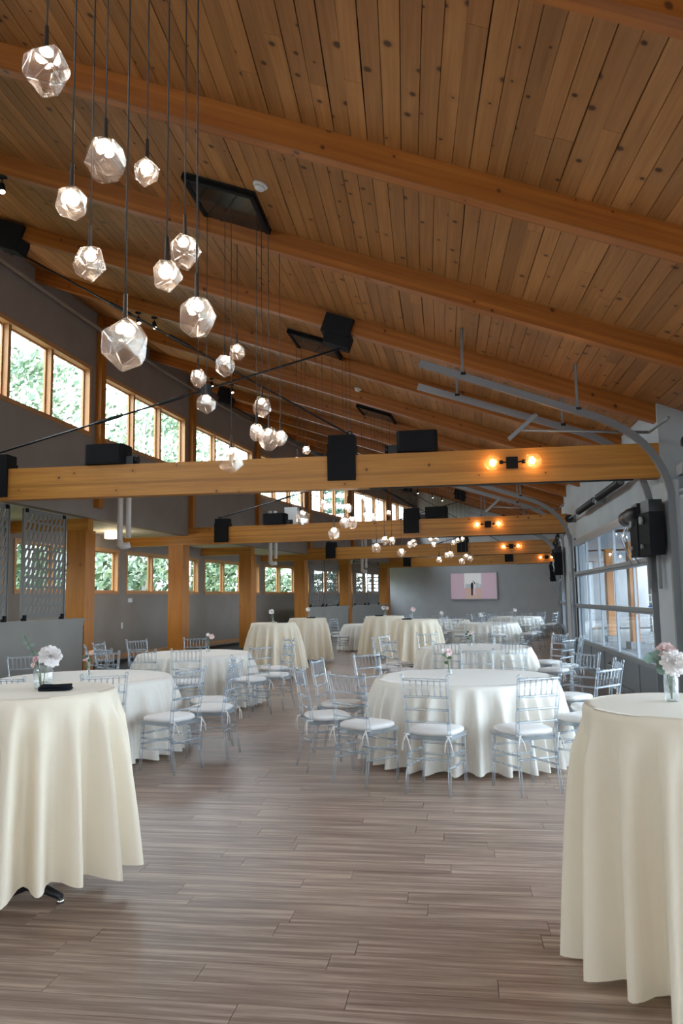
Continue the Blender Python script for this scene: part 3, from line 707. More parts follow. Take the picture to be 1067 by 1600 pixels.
# ---- smoke detectors
def smoke(r, th, label):
    p = pol(r, th, deck(r)); t = radians(th); root = thing('smoke_detector', label, 'smoke detector', p, 0, 'smoke detectors on the ceiling')
    nv = Vector((-0.339 * cos(t), 0.339 * sin(t), -0.94))
    R = Vector((0, 0, -1)).rotation_difference(nv).to_matrix()
    mb = MB(); mb.lathe([(0.075, 0.0), (0.075, -0.018), (0.068, -0.026)], 20); mb.v = [tuple(R @ Vector(v)) for v in mb.v]; mb.build('base', 'white_plastic', root)
    mb = MB(); mb.lathe([(0.05, -0.024), (0.05, -0.05), (0.036, -0.062), (0.0, -0.064)], 20); mb.v = [tuple(R @ Vector(v)) for v in mb.v]; mb.build('sensor_cap', 'white_plastic', root)
smoke(92.63, 6.02, 'round white smoke detector on the boards beside the black canopy'); smoke(92.66, 10.79, 'small white smoke detector on the boards behind the first rafter connector')
# ---- track spotlights on the rafters
def spot(r, th, label, aim=(0.25, -0.35, -1)):
    z = raft(r) - 0.002; root = thing('spotlight', label, 'spotlight', pol(r, th, z), 0, 'small black spotlights under the rafters'); a = Vector(aim).normalized()
    mb = MB(); mb.box((0, 0, -0.015), (0.10, 0.05, 0.03)); mb.build('base', 'matte_black', root)
    mb = MB(); mb.tube([(0, 0, -0.03), (0, 0, -0.12)], 0.008, 6); mb.build('stem', 'matte_black', root)
    c = Vector((0, 0, -0.14)); mb = MB(); mb.tube([c - a * 0.05, c - a * 0.03, c + a * 0.08], [0.028, 0.036, 0.04], 12); mb.build('head', 'matte_black', root)
    mb = MB(); mb.tube([c + a * 0.079, c + a * 0.082], 0.033, 12); mb.build('lens', 'lamp_glow', root)
    ld = bpy.data.lights.new('spot_light', 'SPOT'); ld.energy = 40; ld.color = (1, 0.80, 0.60); ld.spot_size = radians(70); ld.spot_blend = 0.6; ld.shadow_soft_size = 0.03
    lo = bpy.data.objects.new('spot_light', ld); col.objects.link(lo); lo.parent = root; lo.location = c + a * 0.1; lo.rotation_euler = a.to_track_quat('-Z', 'Y').to_euler()
for args in ((95.96, QT(-1), 'small black spotlight glowing by the left edge under the rafter nearest the camera'), (96.25, QT(1), 'left one of two black spotlights behind the lowest big glass pendant'), (95.95, QT(1), 'right one of two black spotlights behind the lowest big glass pendant'),
             (96.64, QT(3), 'black spotlight just right of the crossing of the first tie rods'), (96.14, QT(3), 'black spotlight under the first rising tie rod, second of its pair'), (97.6, QT(8), 'tiny spotlight glowing above the first tie beam, left one'), (97.2, QT(8), 'tiny spotlight glowing above the first tie beam, right one'),
             (95.9, QT(11), 'tiny spotlight on the far rafter, leftmost of three'), (95.2, QT(11), 'tiny spotlight on the far rafter, middle of three'), (94.75, QT(11), 'tiny spotlight on the far rafter, rightmost of three')):
    spot(*args)
# ---- pendant clusters: black canopy plate, cords, ferrules and cast glass gems
CLUSTERS = {
 1: [(92.98, 3.69, 4.24, 0.239), (92.75, 3.81, 3.87, 0.202), (92.64, 4.01, 3.95, 0.139), (92.78, 3.61, 3.44, 0.146), (92.87, 3.89, 3.37, 0.168), (92.44, 4.04, 3.53, 0.181), (92.37, 3.69, 3.13, 0.144), (92.26, 3.77, 3.00, 0.188), (92.48, 3.54, 2.76, 0.205)],
 2: [(93.15, 6.72, 4.37, 0.180), (93.18, 6.47, 4.12, 0.217), (93.42, 6.37, 3.93, 0.181), (93.45, 6.62, 3.77, 0.211), (92.80, 6.52, 3.67, 0.205), (92.80, 6.37, 3.33, 0.167), (92.69, 6.42, 3.30, 0.233), (92.65, 6.67, 3.36, 0.163), (93.04, 6.30, 3.08, 0.254)],
 3: [(93.25, 9.55, 4.11, 0.149), (93.33, 9.35, 3.87, 0.187), (93.18, 9.15, 2.95, 0.242), (93.04, 9.45, 3.22, 0.178), (92.87, 9.25, 3.13, 0.193), (92.69, 9.20, 2.67, 0.192), (92.53, 9.45, 3.09, 0.166), (92.56, 9.35, 2.85, 0.175), (92.41, 9.25, 2.84, 0.192)],
 4: [(93.06, 12.37, 3.85, 0.185), (92.97, 12.27, 3.44, 0.169), (92.78, 12.17, 3.40, 0.181), (92.70, 12.37, 3.66, 0.156), (92.45, 12.27, 3.47, 0.126), (92.50, 12.07, 2.86, 0.179), (92.37, 12.17, 2.86, 0.180), (92.65, 11.97, 2.71, 0.205), (92.13, 12.02, 2.59, 0.177)],
 5: [(92.67, 15.00, 3.08, 0.193), (92.54, 14.90, 3.12, 0.209), (92.68, 15.10, 3.36, 0.194), (92.10, 15.00, 3.19, 0.174), (91.92, 14.90, 3.20, 0.173), (92.04, 15.10, 3.06, 0.158), (91.85, 14.90, 2.63, 0.172), (91.68, 15.10, 2.76, 0.157), (91.56, 15.00, 2.77, 0.173)],
 6: [(92.14, 17.82, 3.39, 0.168), (91.97, 17.72, 3.45, 0.166), (91.87, 17.92, 3.51, 0.168), (91.86, 17.72, 2.78, 0.208), (91.74, 17.82, 2.93, 0.188), (91.60, 17.82, 2.86, 0.188)]}
PL1 = ['largest and highest glass pendant of the nearest cluster, at its left', 'broad glass pendant second from the top of the nearest cluster', 'small slender glass pendant hanging high in the nearest cluster', 'small round glass pendant at the left edge of the nearest cluster', 'glass pendant left of centre in the nearest cluster, above the lowest big one', 'glass pendant of the nearest cluster partly behind the one beside it', 'small glass pendant in front of another near the middle of the nearest cluster', 'textured glass pendant second lowest in the nearest cluster', 'lowest pendant of the nearest cluster, large with a bubbly lower facet']
PL2 = ['highest glass pendant of the second cluster, by its right side', 'glass pendant of the second cluster just below its highest one', 'small leftmost glass pendant of the second cluster', 'glass pendant low at the left of the second cluster beside the crossing rods', 'glass pendant at the right of the second cluster, above a group of three', 'left glass pendant of the tight group of three in the second cluster', 'big middle glass pendant of the tight group of three in the second cluster', 'right glass pendant of the tight group of three in the second cluster', 'lowest pendant of the second cluster, large, before the first tie beam']
ORD = ['first', 'second', 'third', 'fourth', 'fifth', 'sixth']
WHERE = {3: 'small glass pendant in the third cluster, behind the first tie beam', 4: 'tiny glass pendant in the fourth cluster, around the second tie beam', 5: 'tiny glass pendant in the fifth cluster, before the third tie beam', 6: 'tiny glass pendant in the farthest cluster, before the last tie beam'}
SPEC3 = {2: 'lowest left glass pendant of the third cluster, large, before the second tie beam', 5: 'lowest glass pendant of the third cluster, over the second tie beam', 0: 'highest glass pendant of the third cluster, just above the first tie beam'}
mb_ = MB(); mb_.lathe([(0.0, 0.115), (0.009, 0.113), (0.011, 0.0), (0.026, -0.008), (0.028, -0.022), (0.0, -0.024)], 10); FERR = mb_.mesh('ferrule', 'cord_grey')
mb_ = MB(); mb_.lathe([(0.0, -0.010), (0.018, -0.012), (0.020, -0.020), (0.0, -0.026)], 12); BULB = mb_.mesh('bulb', 'lamp_glow')
for n, lst in CLUSTERS.items():
    thc = 6.42 + 2.8255 * (n - 2); rc = 93.1 if n < 3 else 92.95 if n == 3 else 92.6 if n < 5 else 92.1
    c = pol(rc, thc, deck(rc)); t = radians(thc); rd = Vector((-cos(t) * 0.9407, sin(t) * 0.9407, 0.339)); tg = Vector((sin(t), cos(t), 0)); nv = rd.cross(tg); nv = nv if nv.z < 0 else -nv
    root = thing('light_canopy', 'black glossy canopy plate on the boards from which the %s pendant cluster hangs' % (ORD[n - 1] if n > 1 else 'nearest'), 'canopy', c, 0, 'black pendant canopies on the ceiling')
    M = Matrix((rd, tg, -nv)).transposed(); a, b_ = 0.40, 0.46
    mb = MB(); mb.box(nv * 0.03, (2 * a, 2 * b_, 0.06), M); mb.build('plate', 'black_gloss', root)
    for sx, sy, wx, wy in ((0, 1, 2 * a, 0.05), (0, -1, 2 * a, 0.05), (1, 0, 0.05, 2 * b_), (-1, 0, 0.05, 2 * b_)):
        mb = MB(); mb.box(nv * 0.045 + rd * sx * (a - 0.025) + tg * sy * (b_ - 0.025), (wx, wy, 0.05), M); mb.build('rim', 'matte_black', root)
    for i, (r, th, z, size) in enumerate(lst):
        if n > 2:
            px = lambda q: (lambda d: d.dot(rr) / d.dot(fw))(pol(q[0], q[1], q[2]) - eye)
            rank = sorted(lst, key=px).index(lst[i]); WHERE[n] = 'tiny glass pendant, %s from the left in the %s cluster from the camera' % ((ORD + ['seventh', 'eighth', 'ninth'])[rank], ORD[n - 1])
        lab = PL1[i] if n == 1 else PL2[i] if n == 2 else (SPEC3.get(i) if n == 3 else None) or WHERE[n]
        o = thing('glass_pendant', lab, 'pendant lamp', pol(r, th, z), random.uniform(0, 6), 'glass pendants of the %s cluster' % ORD[n - 1])
        link('globe', gem_meshes[(i * 2 + n) % 5], o).scale = (size, size, size * (1.06 if i % 3 else 1.0))
        link('ferrule', FERR, o); link('bulb', BULB, o)
        mb = MB(); L = deck(r) - 0.02 - z; mb.tube([(0, 0, 0.10), (0, 0, L)], 0.0036 if n > 1 else 0.0042, 6); mb.build('cord', 'cord_grey', o)
        ld = bpy.data.lights.new('pendant_light', 'POINT'); ld.energy = 0.6; ld.color = (1, 0.80, 0.62); ld.shadow_soft_size = 0.03
        lo = bpy.data.objects.new('pendant_light', ld); col.objects.link(lo); lo.parent = o; lo.location = (0, 0, -0.06)

# ================================================================== AISLE: HALF WALLS, SCREENS, LAMP
def half_wall(ta, tb, name):
    mb = MB(); polbox(mb, 98.36, 98.56, ta, tb, 0, 1.17); o = struct('partition', mb, 'halfwall_paint')
    mb = MB(); polbox(mb, 98.32, 98.60, ta, tb, 1.17, 1.22); mb.build('cap', 'halfwall_paint', o)
    mb = MB(); polbox(mb, 98.345, 98.36, ta, tb, 1.08, 1.17); mb.build('cap_trim', 'halfwall_paint', o)
for k in (-2, -1, 0, 4, 5): half_wall(HALF(k) + 0.13, HALF(k + 1) - 0.13, '')
def screen_mesh(W, Hh, nx, ny):
    bm = bmesh.new(); bd = 0.055; cw = (W - 2 * bd) / nx; ch = (Hh - 2 * bd) / ny
    def q(*ps): bm.faces.new([bm.verts.new((x, 0, z)) for x, z in ps])
    q((0, 0), (W, 0), (W, bd), (0, bd)); q((0, Hh - bd), (W, Hh - bd), (W, Hh), (0, Hh)); q((0, bd), (bd, bd), (bd, Hh - bd), (0, Hh - bd)); q((W - bd, bd), (W, bd), (W, Hh - bd), (W - bd, Hh - bd))
    sh = 0.36 * cw
    for i in range(nx):
        for j in range(ny):
            x0 = bd + i * cw; z0 = bd + j * ch; half = (i % 2) * 0.0
            out = [(x0, z0), (x0 + cw * .5, z0), (x0 + cw, z0), (x0 + cw, z0 + ch / 2), (x0 + cw, z0 + ch), (x0 + cw * .5, z0 + ch), (x0, z0 + ch), (x0, z0 + ch / 2)]
            cx, cz = x0 + cw / 2, z0 + ch / 2; a, b = cw * 0.22, ch * 0.46
            off = 0.0
            hole = [(-a, -b * .72), (-a * .1, -b), (a, -b * .72), (a, 0), (a, b * .72), (a * .1, b), (-a, b * .72), (-a, 0)]
            hole = [(cx + x + cw * 0.24 * z / b, cz + z + off) for x, z in hole]
            vo = [bm.verts.new((x, 0, z)) for x, z in out]; vh = [bm.verts.new((x, 0, z)) for x, z in hole]
            for k in range(8): bm.faces.new([vo[k], vo[(k + 1) % 8], vh[(k + 1) % 8], vh[k]])
    bmesh.ops.remove_doubles(bm, verts=bm.verts, dist=0.0005)
    g = bmesh.ops.extrude_face_region(bm, geom=list(bm.faces)); vs_ = [e for e in g['geom'] if isinstance(e, bmesh.types.BMVert)]
    bmesh.ops.translate(bm, verts=vs_, vec=(0, 0.012, 0)); bmesh.ops.recalc_face_normals(bm, faces=bm.faces)
    me = bpy.data.meshes.new('perforated_sheet'); bm.to_mesh(me); bm.free(); me.materials.append(MAT['screen_grey']); return me
SCR = screen_mesh(1.44, 1.96, 9, 11)
def screen(ta, label, z0=1.27, z1=3.3):
    tm = ta + 0.42; t = radians(tm); root = thing('metal_screen', label, 'screen', pol(98.44, ta, z0), -t + pi / 2, 'perforated metal screens on the half walls')
    link('perforated_sheet', SCR, root)
    for x in (0.0, 1.44):
        mb = MB(); mb.box((x, 0.006, 0.98), (0.03, 0.04, 1.96), None, ax=2); mb.build('edge_post', 'screen_grey', root)
    for x in (0.08, 1.36):
        mb = MB(); mb.box((x, 0.0, 0.0), (0.07, 0.07, 0.11)); mb.build('foot', 'matte_black', root)
        mb = MB(); mb.box((x, 0.0, 1.93), (0.06, 0.06, 0.07)); mb.build('top_clip', 'matte_black', root)
screen(9.60, 'perforated grey metal screen on the half wall beside the nearest left post'); screen(8.50, 'perforated grey metal screen cut off by the left edge')
for a, l in ((19.72, 'left dark screen on the half wall below the third tie beam'), (20.70, 'dark screen before the far window, right of its twin'), (22.6, 'left dark screen on the farthest half wall'), (23.6, 'right dark screen on the farthest half wall')): screen(a, l)
root = thing('ceiling_lamp', 'warm glowing drum lamp under the aisle ceiling behind the white pipes', 'lamp', pol(99.35, 12.5, 3.25))
mb = MB(); mb.lathe([(0.10, 0.0), (0.10, -0.03)], 20); mb.build('base', 'chrome', root)
mb = MB(); mb.lathe([(0.15, -0.03), (0.15, -0.17), (0.13, -0.18), (0.0, -0.18)], 24); mb.build('lamp_shade', 'shade_glow', root)
ld = bpy.data.lights.new('drum_light', 'POINT'); ld.energy = 10; ld.color = (1, 0.78, 0.5); lo = bpy.data.objects.new('drum_light', ld); col.objects.link(lo); lo.parent = root; lo.location = (0, 0, -0.26); ld.shadow_soft_size = 0.1
for r, th, z, sz, lab in ((ROUT - 0.008, 13.97, 1.57, (0.014, 0.22, 0.11), 'wide pale control plate below the window left of the second post'), (ROUT - 0.008, 13.73, 0.90, (0.014, 0.07, 0.16), 'small pale switch plate low on the outer wall')):
    root = thing('wall_plate', lab, 'switch plate', pol(r, th, z), -radians(th)); mb = MB(); mb.box((0, 0, 0), sz); mb.build('plate', 'white_plastic', root)
    mb = MB(); mb.box((0.009, 0, 0), (0.006, sz[1] * 0.4, sz[2] * 0.5)); mb.build('button', 'white_plastic', root)
root = thing('serving_counter', 'wooden serving counter standing behind the nearest half wall', 'counter', pol(99.3, 9.1, 0), -radians(9.1))
mb = MB(); mb.box((0, 0, 0.66), (0.5, 1.5, 1.30)); mb.build('body', 'fir_post', root)
mb = MB(); mb.box((0, 0, 1.34), (0.62, 1.7, 0.07), None, ax=1); mb.build('counter_top', 'white_oak', root)

# ---- picture screen on the far wall
tf = FAR_TH; t = radians(tf); ctr = pol(95.12, tf, 2.07); inw = -Vector((sin(t), cos(t), 0)); rgt = Vector((cos(t), -sin(t), 0)); Z = Vector((0, 0, 1))
root = thing('wall_screen', 'wide screen on the far wall showing a wedding couple between pink side panels', 'screen', ctr + inw * 0.03)
W2, H2 = 1.265, 0.70
def fl(mb, x0, x1, z0, z1, d): mb.quad(rgt * x0 + Z * z0 + inw * d, rgt * x1 + Z * z0 + inw * d, rgt * x1 + Z * z1 + inw * d, rgt * x0 + Z * z1 + inw * d)
mb = MB(); mb.box((0, 0, 0), (2 * W2, 0.06, 2 * H2), rot_to(rgt)); mb.build('case', 'silver_frame', root)
for x, z, wx, wz in ((0, -H2 + 0.02, 2 * W2, 0.05), (0, H2 - 0.01, 2 * W2, 0.02), (-W2 + 0.01, 0, 0.02, 2 * H2), (W2 - 0.025, 0, 0.05, 2 * H2)):
    mb = MB(); mb.box(rgt * x + Z * z + inw * 0.035, (wx, 0.03, wz), rot_to(rgt)); mb.build('bezel', 'silver_frame', root)
mb = MB(); fl(mb, -W2 + .02, -0.5, -H2 + .05, H2 - .02, .034); mb.build('picture', 'print_pink', root); mb = MB(); fl(mb, 0.42, W2 - .05, -H2 + .05, H2 - .02, .034); mb.build('picture', 'print_pink', root)
mb = MB(); fl(mb, -0.5, 0.42, -0.08, H2 - .02, .0345); mb.build('picture', 'print_white', root); mb = MB(); fl(mb, -0.5, 0.42, -H2 + .05, -0.08, .0345); mb.build('picture', 'print_sand', root)
mb = MB(); fl(mb, -0.44, -0.1, -0.08, 0.12, .036); fl(mb, 0.1, 0.28, -0.08, 0.16, .036); fl(mb, 0.30, 0.42, -0.08, 0.10, .036); mb.build('picture', 'print_mist', root)
def shape(pts, mt, d): 
    mb = MB(); mb.poly([rgt * x + Z * z + inw * d for x, z in pts]); mb.build('picture', mt, root)
shape([(-.14, -.48), (-.06, -.48), (-.05, -.2), (-.01, .0), (-.03, .16), (-.07, .20), (-.13, .16), (-.16, .02), (-.14, -.2)], 'print_black', .037)
shape([(-.01, -.42), (.09, -.45), (.07, -.2), (.06, 0), (.05, .10), (.01, .10), (0, -.1)], 'print_dress', .038)
shape([(.02, .10), (.07, .10), (.08, .2), (.05, .24), (.02, .2)], 'print_black', .0385); shape([(-.04, .20), (.01, .20), (.02, .27), (-.02, .30), (-.05, .26)], 'print_skin', .0385)

# ================================================================== TABLES
def cloth_mesh(R, H, hem, hemz, folds, seed, depth=0.5, na=240, nz=16, name='tablecloth', m='ivory_cloth'):
    """A round cloth: flat top, soft edge, folds that deepen towards a wavy hem."""
    rnd = random.Random(seed); mb = MB(); mb.smooth = True
    # fold crests at uneven angles
    cr = []; a = rnd.uniform(0, 1)
    while True:
        cr.append(a); a += 2 * pi / folds * rnd.uniform(0.62, 1.38)
        if a > cr[0] + 2 * pi - 0.6 * 2 * pi / folds: break
    N = len(cr); amp = [rnd.uniform(0.6, 1.25) for _ in cr]; val = [rnd.uniform(0.7, 1.2) for _ in cr]; start = [rnd.uniform(0.0, 0.22) for _ in cr]
    cr2 = cr + [cr[0] + 2 * pi]
    def prof(phi):
        p = (phi - cr[0]) % (2 * pi) + cr[0]
        for i in range(N):
            if cr2[i] <= p <= cr2[i + 1]:
                s = (p - cr2[i]) / (cr2[i + 1] - cr2[i]); j = (i + 1) % N; w_ = 0.25; x_ = min(s, 1 - s); e = cos(pi / 2 * x_ / w_) ** 0.8 if x_ < w_ else 0.0; vl = max(0.0, (x_ - w_) / (0.5 - w_))
                top = amp[i] * (1 - s) + amp[j] * s; st = start[i] * (1 - s) + start[j] * s
                return e * top - 0.35 * vl * val[i], st
        return 0, 0
    rows = []
    for f in (0.0, 0.5, 0.9, 0.965): rows.append(('t', f))
    for f in (0.0, 0.006, 0.014, 0.03, 0.055): rows.append(('s', f))
    for i in range(1, nz + 1): rows.append(('s', 0.055 + 0.945 * i / nz))
    P = [prof(2 * pi * k / na) for k in range(na)]
    for kind, f in rows:
        for k in range(na):
            phi = 2 * pi * k / na; fo, st = P[k]
            if kind == 't': r, z = R * f, H + 0.0008 * sin(5 * phi + seed) * f
            else:
                g = max(0.0, (f - st * 0.5)); e = 1 - math.exp(-f * 70)
                r = R * (0.965 + 0.035 * e) + (hem - R) * f ** 0.9 + fo * depth * 0.155 * g ** 0.55 * min(1, f * 6)
                z = H - f * (H - hemz) + f * f * 0.012 * (0.2 - fo) * depth
            mb.v.append((r * cos(phi), r * sin(phi), z))
    for i in range(len(rows) - 1):
        for k in range(na):
            k2 = (k + 1) % na; mb.face([i * na + k, (i + 1) * na + k, (i + 1) * na + k2, i * na + k2] if i else [i * na + k, na + k, na + k2, k2])
    return mb.mesh(name, m)
def cocktail(x, y, R, hem, hemz, seed, lab, labt, folds=13, depth=0.9, m='ivory_cloth', rz=0.0):
    root = thing('cocktail_table', labt, 'table', (x, y, 0), rz, 'tall cocktail tables')
    mb = MB(); mb.lathe([(0.0, 1.035), (R * 0.96 - 0.02, 1.035), (R * 0.96 - 0.012, 1.045), (R * 0.96 - 0.012, 1.058), (0, 1.062)], 32); mb.build('tabletop', 'white_plastic', root)
    mb = MB(); mb.lathe([(0.036, 0.04), (0.036, 1.035)], 14); mb.build('column', 'black_steel', root)
    for i in range(4):
        a = i * pi / 2 + 0.5; d = Vector((cos(a), sin(a), 0)); mb = MB(); mb.tube([d * 0.02 + Vector((0, 0, 0.055)), d * 0.15 + Vector((0, 0, 0.05)), d * 0.25 + Vector((0, 0, 0.03))], [0.03, 0.024, 0.017], 8)
        f = mb.build('foot', 'black_steel', root); mb = MB(); mb.lathe([(0.02, 0.0), (0.02, 0.018), (0.012, 0.022)], 10, d * 0.245); mb.build('glide', 'chrome', f)
    o = link('tablecloth', cloth_mesh(R, 1.07, hem, hemz, folds, seed, depth, m=m), None, (x, y, 0)); return tag(o, lab, 'tablecloth', 'cloths on the tall cocktail tables')
cocktail(-1.70, 4.36, 0.452, 0.455, 0.175, 5, 'ivory cloth on the tall cocktail table at the left front', 'tall cocktail table under ivory cloth at the left front, one foot showing', 17, 1.05, rz=0.62)
cocktail(1.47, 3.40, 0.452, 0.405, 0.03, 12, 'ivory cloth on the tall cocktail table at the right front', 'tall cocktail table hidden under ivory cloth at the right front', 17, 1.0)
cocktail(-1.41, 16.1, 0.455, 0.56, 0.16, 21, 'ivory cloth on the leftmost of the tall tables in the middle distance', 'leftmost of the tall tables in the middle distance', 17, 0.95)
cocktail(-0.87, 19.6, 0.455, 0.52, 0.09, 33, 'ivory cloth on the tall table just behind the leftmost distant one', 'tall table just behind the leftmost distant one, feet showing', 17, 0.95)
cocktail(1.08, 20.6, 0.50, 0.58, 0.10, 41, 'ivory cloth on the tall table standing left of its near neighbour at the centre', 'tall table farther back at the centre, feet showing', 17, 0.95)
cocktail(1.55, 17.1, 0.48, 0.56, 0.12, 55, 'ivory cloth on the nearer tall table at the centre of the room', 'nearer tall table at the centre of the room', 17, 0.95)
def round_table(x, y, R, seed, lab, labt, folds=34, hem=None, hemz=0.035, m='cream_cloth'):
    root = thing('round_table', labt, 'table', (x, y, 0), 0, 'round banquet tables')
    mb = MB(); mb.lathe([(0, 0.725), (R * 0.96 - 0.02, 0.725), (R * 0.96 - 0.012, 0.735), (R * 0.96 - 0.012, 0.748), (0, 0.752)], 48); mb.build('tabletop', 'white_oak', root)
    for s in (-1, 1):
        mb = MB()
        for e in (-1, 1): mb.tube([(s * 0.42, e * 0.34, 0.0), (s * 0.42, e * 0.34, 0.70), (s * 0.42, 0, 0.715)], 0.016, 8)
        mb.build('leg', 'black_steel', root)
    o = link('tablecloth', cloth_mesh(R, 0.76, hem or R + 0.10, hemz, folds, seed, 0.85, 300, 12, m=m), None, (x, y, 0)); tag(o, lab, 'tablecloth', 'cloths on the round banquet tables')
TABLES = {'T1': (1.19, 7.86, 0.885, 'nearest round table right of centre'), 'T2': (2.06, 12.45, 0.86, 'round table just behind the nearest central one'), 'L1': (-2.72, 8.37, 0.90, 'nearest round table on the left'), 'L2': (-2.24, 11.95, 0.84, 'second round table on the left'),
          'F1': (0.85, 23.9, 0.85, 'round table behind the tall tables'), 'F2': (4.26, 23.5, 0.9, 'round table below the wall screen'), 'F3': (6.5, 30.0, 0.95, 'farthest round table of the room'), 'F4': (3.45, 27.5, 0.9, 'round table beside the one below the screen')}
for i, (k, (x, y, R, nm)) in enumerate(TABLES.items()):
    round_table(x, y, R, 100 + 7 * i, 'cream cloth on the ' + nm, nm, hem=R + (0.06 if k in ('T1',) else 0.09))

# ================================================================== CHAIRS
def ringed(mb, a, b, r0_, r1_, rings_, n=7, bulge=1.35):
    """A turned rod with bamboo rings."""
    a, b = Vector(a), Vector(b); pts = []; rad = []; ts = [0.0]
    for q in rings_: ts += [q - 0.022, q, q + 0.022]
    ts += [1.0]
    for i, t_ in enumerate(ts):
        pts.append(a.lerp(b, t_)); rr_ = r0_ + (r1_ - r0_) * t_; rad.append(rr_ * (bulge if i % 3 == 2 and 0 < i < len(ts) - 1 else 1.0))
    mb.tube(pts, rad, n)
CPARTS = []
def part(name, fn, m='acrylic', sub=None):
    mb = MB(); fn(mb); CPARTS.append((name, mb, m, sub))
for s in (-1, 1):
    part('leg', lambda mb: ringed(mb, (s * 0.185, 0.195, 0.0), (s * 0.175, 0.175, 0.42), 0.0115, 0.0165, (0.42, 0.66)))
for s in (-1, 1):
    def post(mb):
        pts = [(s * 0.180, -0.235, 0.0), (s * 0.172, -0.20, 0.22), (s * 0.170, -0.18, 0.42), (s * 0.176, -0.205, 0.62), (s * 0.186, -0.255, 0.90), (s * 0.187, -0.258, 0.915), (s * 0.188, -0.262, 0.93)]
        mb.tube(pts, [0.0115, 0.0155, 0.017, 0.0155, 0.013, 0.017, 0.009], 8)
    part('back_leg', post)
def seat(mb):
    b = len(mb.v); q = [(-0.195, 0.20), (0.195, 0.20), (0.205, 0.17), (0.185, -0.18), (0.16, -0.20), (-0.16, -0.20), (-0.185, -0.18), (-0.205, 0.17)]
    for z in (0.415, 0.445): mb.v += [(x, y, z) for x, y in q]
    mb.face([b + i for i in range(8)]); mb.face([b + 8 + i for i in reversed(range(8))])
    for i in range(8): mb.face([b + i, b + 8 + i, b + 8 + (i + 1) % 8, b + (i + 1) % 8])
part('seat', seat)
def pad(mb):
    mb.smooth = True; n = 28; lev = [(0.90, 0.445), (0.985, 0.455), (1.0, 0.468), (0.985, 0.482), (0.9, 0.493), (0.6, 0.499), (0.0, 0.501)]
    for sc_, z in lev:
        for k in range(n):
            a = 2 * pi * k / n; c_, s_ = cos(a), sin(a); e = 0.55
            x = 0.205 * abs(c_) ** e * (1 if c_ >= 0 else -1); y = 0.195 * abs(s_) ** e * (1 if s_ >= 0 else -1)
            mb.v.append((x * sc_ * (1 + 0.06 * (y / 0.195)), y * sc_ + 0.005, z))
    for i in range(len(lev) - 1):
        for k in range(n): mb.face([i * n + k, i * n + (k + 1) % n, (i + 1) * n + (k + 1) % n, (i + 1) * n + k])
part('cushion', pad, 'white_pad')
for s in (-1, 1):
    def tie(mb):
        p = Vector((s * 0.175, -0.205, 0.455))
        mb.tube([p + Vector((0, 0.03, 0)), p + Vector((s * 0.022, 0, 0)), p + Vector((0, -0.022, 0)), p + Vector((s * -0.02, 0, 0))], 0.006, 5)
        for dx in (-0.02, 0.025): mb.tube([p + Vector((0, -0.02, 0)), p + Vector((dx, -0.035, -0.05)), p + Vector((dx * 1.6, -0.035, -0.12))], [0.006, 0.005, 0.007], 5)
    part('cushion_tie', tie, 'white_pad')
part('crest_rail', lambda mb: ringed(mb, (-0.182, -0.250, 0.89), (0.182, -0.250, 0.89), 0.012, 0.012, (0.2, 0.5, 0.8)))
for z, y in ((0.755, -0.228), (0.655, -0.211), (0.555, -0.195)): part('back_rail', lambda mb: ringed(mb, (-0.18, y, z), (0.18, y, z), 0.010, 0.010, (0.5,)))
for i in range(6): part('spindle', lambda mb: ringed(mb, (-0.125 + i * 0.05, -0.250, 0.885), (-0.125 + i * 0.05, -0.229, 0.76), 0.0065, 0.0065, (0.5,), 6, 1.6))
for s in (-1, 1):
    for z in (0.20, 0.29): part('stretcher', lambda mb: ringed(mb, (s * 0.18, 0.184, z), (s * 0.175, -0.195, z + 0.01), 0.009, 0.009, (0.3, 0.7)))
for z in (0.24, 0.33): part('stretcher', lambda mb: ringed(mb, (-0.18, 0.182, z), (0.18, 0.182, z), 0.009, 0.009, (0.5,)))
part('stretcher', lambda mb: ringed(mb, (-0.174, -0.195, 0.27), (0.174, -0.195, 0.27), 0.009, 0.009, (0.5,)))
CH_MESH = [(n, mb.mesh(n, m)) for n, mb, m, s in CPARTS]
allm = MB()
for n, mb, m, s in CPARTS:
    b = len(allm.v); allm.v += mb.v; allm.m = 1 if m == 'white_pad' else 0
    for f, sm in zip(mb.f, mb.sm): allm.smooth = sm; allm.face([b + q for q in f])
CH_FAR = allm.mesh('far_chair', ['acrylic', 'white_pad'])
def chair(x, y, face, label, group, far=False):
    """face: direction the sitter looks, radians from +X."""
    rz = face - pi / 2
    if far:
        o = link('banquet_chair', CH_FAR, None, (x, y, 0), (0, 0, rz)); return tag(o, label, 'chair', group)
    root = thing('banquet_chair', label, 'chair', (x, y, 0), rz, group)
    for n, me in CH_MESH: link(n, me, root)
def chairs_at(tb, lst, far=False, shared=None):
    tx, ty, R, nm = TABLES[tb]
    for q in lst:
        phi, d = q[0], q[1]; side = ['the right side', 'the back right', 'the back', 'the back left', 'the left side', 'the front left', 'the front', 'the front right'][int(((phi % 360) + 22.5) // 45) % 8]
        if far: shared = 'clear chair at %s of the %s' % (side, nm)
        lab = q[2] if len(q) > 2 and q[2] else (shared or 'clear chair at the ' + nm)
        tw = radians(q[3]) if len(q) > 3 else 0; a = radians(phi)
        chair(tx + d * cos(a), ty + d * sin(a), a + pi + tw, lab, 'clear chairs at the ' + nm, far)
C = 'clear cushioned chair '
